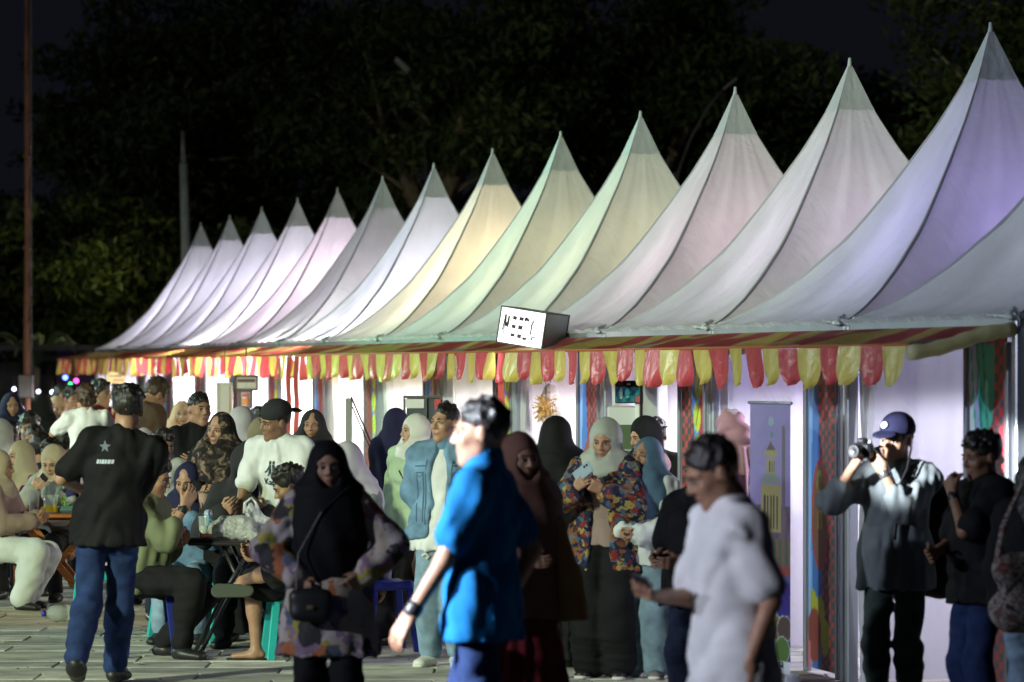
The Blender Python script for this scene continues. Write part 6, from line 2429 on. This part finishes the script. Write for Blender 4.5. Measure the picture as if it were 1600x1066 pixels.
cm.children[1].rotation_euler = (R(90), 0, 0)
cm.children[1].location = (0, -.03, -.004)
MB().box((0, .0, .052), (.05, .05, .03), None, 0, .01).obj('viewfinder_hump', M_BLACK, cm)
MB().lathe([(.0, 0), (.010, 0), (.010, .012), (.0, .013)], (.045, 0, .042), 12).obj('shutter_button', M_ALU, cm)
MB().tube([(.06, 0, .02), (.12, .05, -.06), (.15, .10, -.20), (.17, .16, -.10), (.16, .22, .02)], .006, 6).obj('neck_strap', M_BLACK, cm)
# backpack he wears on one side, with a hanging strap
bp_ = thing('backpack', 'dark brown backpack showing behind the photographer at his waist', 'bag', wpt(m5, (.17, .20, .98)), R(-24))
V, F = sdf_mesh([cone((0, 0, -.16), (0, 0, .26), .12, .10, .05, (1, 0, 0), 1.3), cone((0, .08, -.12), (0, .08, .0), .09, .08, .04, (1, 0, 0), 1.2)], .014, amp=.005, nf=30, seed=3)
link('pack_body', mesh_np('pack_body', V, F, [cloth('pack_brown', (.045, .03, .02))]), bp_)
MB().tube([(-.10, -.1, .30), (-.10, -.22, .38), (-.11, -.36, .28), (-.12, -.37, .05)], [.018, .018, .016, .012], 6).obj('strap', M_BLACK, bp_)
MB().bar((-.30, -.10, .12), (-.36, -.12, -.03), .022, .004).obj('loose_strap', M_BLACK, bp_)

m6 = P_(Fig(stout=1.06, head=(4, 8, 0), L_=(.02, -.20, 1.38), Lpole=(.6, -.2, -1), Lpalm=(-.3, .8, .3), R_=(.0, -.30, 1.06), Rpole=(-.6, .2, -1), hands=('relax', 'fist')),
        [sh(C_JBLK, .8, hem=.14, g=.024), tr(C_NAVYJ, g=.012), HAIR, SHK, ('band', M_WATCH, K(hand='L'))],
        1530, 674, 19.3, 'man in a black tee with a hand to his mouth beside the photographer', -66, 2)
m7 = P_(Fig(fem=True, head=(0, 0, 0), R_=(-.2, -.05, .95)), [sh(C_BLK, 1.9, hem=.06, g=.03), tr(C_LTJ, g=.02, g2=.04), ('hair', M_HAIR, K(style='long')), SHK],
        1618, 706, 18.4, 'person in black with light jeans cut off by the edge, carrying a batik bag', 150, 1)
tb = thing('tote_bag', 'batik patterned shoulder bag at the edge of the picture', 'bag', px(1588, 930, 18.1), R(20))
V, F = sdf_mesh([cone((-.03, 0, -.07), (.07, 0, -.07), .11, .11, .05, (0, 1, 0), .7), cone((-.04, 0, .12), (.08, 0, .12), .085, .085, .06, (0, 1, 0), .6)], .012, amp=.007, nf=26, seed=6)
link('bag_body', mesh_np('bag_body', V, F, [C_BATIK]), tb)
MB().tube([(-.10, 0, .15), (-.06, .02, .32), (.06, .05, .52), (.10, .08, .60)], [.020, .016, .014, .014], 7).obj('strap', C_BATIK, tb, True)
MB().tube([(-.09, -.08, .02), (-.0, -.10, .12), (.09, -.05, .22)], .010, 6).obj('trim', M_BLACK, tb)

# ---- seated party at the wooden table
P_(Fig(fem=True, legs='sit', lean=5, head=(6, 0, 0), R_=(-.05, -.36, .72), L_=(.05, -.36, .75), feet={'R': ((-.12, -.30, .085), (0, -1, 1)), 'L': ((.12, -.22, .085), (0, -1, .8))}),
   [sh(C_TAUPE, 1.9, g=.03), tr(C_WHITE2, g=.03, g2=.06), hij(C_CREAM2, 'short', g=.008), SHK], 2, 702, 30.5, 'woman in a sand hijab and white trousers cut off by the left edge', 72, 1, res=.016)
P_(Fig(fem=True, legs='sit', lean=4, head=(-10, -4, 0), R_=(-.08, -.34, .98), L_=(.10, -.36, .85)),
   [sh(C_PLUM, 1.4, g=.03), tr(C_BLK), hij(C_CREAM, 'drape', g=.006), SHK], 31, 687, 32.1, 'smiling woman in a beige hijab with plum sleeves, seated at the wooden table', -38, 0, res=.016)
a = P_(Fig(fem=True, legs='sit', lean=5, head=(-4, 18, 0), R_=(-.08, -.34, .92), L_=(.05, -.35, .92), Rpalm=(.3, .8, .3), Lpalm=(-.3, .8, .3), hands=('hold', 'hold')),
       [sh(C_SAGE, 1.9, g=.03), tr(C_BLK), hij(C_CREAM2, 'short', g=.008), SHK], 79, 696, 31.6, 'woman in a cream hijab looking down at a phone over the drinks', -14, 0, res=.016)
phone(a, 'R', 'black phone held by the woman in the cream hijab', M_BLACK)
for x, y, Z, yaw, mm, st, sk_, lab in (
        (14, 659, 35, 18, C_MAROON, 'short', 2, 'man with a red lit face seated at the far left'),
        (46, 645, 37, 6, C_BLK, 'short', 1, 'man whose eyes show over the other heads, left of the mast'),
        (53, 663, 34, -12, C_KHIM, 'crop', 1, 'man with a high forehead seated below the mast box'),
        (66, 675, 33.2, 160, C_BLK2, 'bowl', 1, 'dark haired person with a hair band seen from behind'),
        (79, 686, 32.6, -20, C_TAUPE, 'short', 1, 'dark haired youth just behind the cream hijab'),
        (99, 668, 34.2, 175, C_NAVYH, 'bowl', 1, 'dark head in navy beside the child in white')):
    P_(Fig(legs='sit', lean=4, stout=1.0, head=(0, 2, 0)), [sh(mm, .9), tr(C_BLK), ('hair', M_HAIR, K(style=st)), SHK], x, y, Z, lab, yaw, sk_, res=.018)
P_(Fig(fem=True, legs='sit'), [sh(C_GREYL, 1.9), sk(C_BLK), hij(C_GREYL, 'short'), SHK], 2, 652, 34.5, 'woman in a pale grey hijab at the very left edge', 150, 1, res=.018)
# ---- standing at the far left
P_(Fig(fem=True, head=(4, 3, 0)), [sh(C_NAVYH, 1.9, hem=.3), sk(C_NAVYH), hij(C_NAVYH, 'drape'), SHK], 18, 612, 38, 'woman in a navy hijab standing left of the mast', 14, 1, res=.018)
P_(Fig(fem=True), [sh(C_BLK, 1.9, hem=.3), sk(C_BLK), hij(C_BLK, 'khimar'), SHK], 68, 614, 38, 'woman in a long black hijab turned away from the woman with glasses', 125, 1, res=.018)
P_(Fig(fem=True, head=(2, 4, 0), L_=(.08, -.22, 1.36), Lpole=(.6, .1, -1)), [sh(C_STRIPE, 1.8, hem=.2), sk(C_BLK), hij(C_PEACH, 'short'), SHK, ('glasses', M_GOLD)],
   90, 618, 39, 'woman with glasses and a peach hijab in a striped shirt', 20, 0, res=.018)
P_(Fig(fem=True), [sh(C_BLK, 1.2), tr(C_BLK), ('hair', M_HAIR, K(style='long')), SHK], 97, 599, 42, 'dark long haired woman standing behind the glasses wearer', 30, 1, res=.02)
P_(Fig(), [sh(C_PINKT, 1.9), tr(C_BLK), HAIR, SHK], 113, 604, 41, 'person in a dull pink shirt behind the child', 35, 1, res=.02)
P_(Fig(head=(20, 0, 0)), [sh(C_MAROON, .7), tr(C_DKJ), HAIR, SHK], 157, 594, 38.5, 'man in a dark red tee standing between child and father', 40, 1, res=.018)
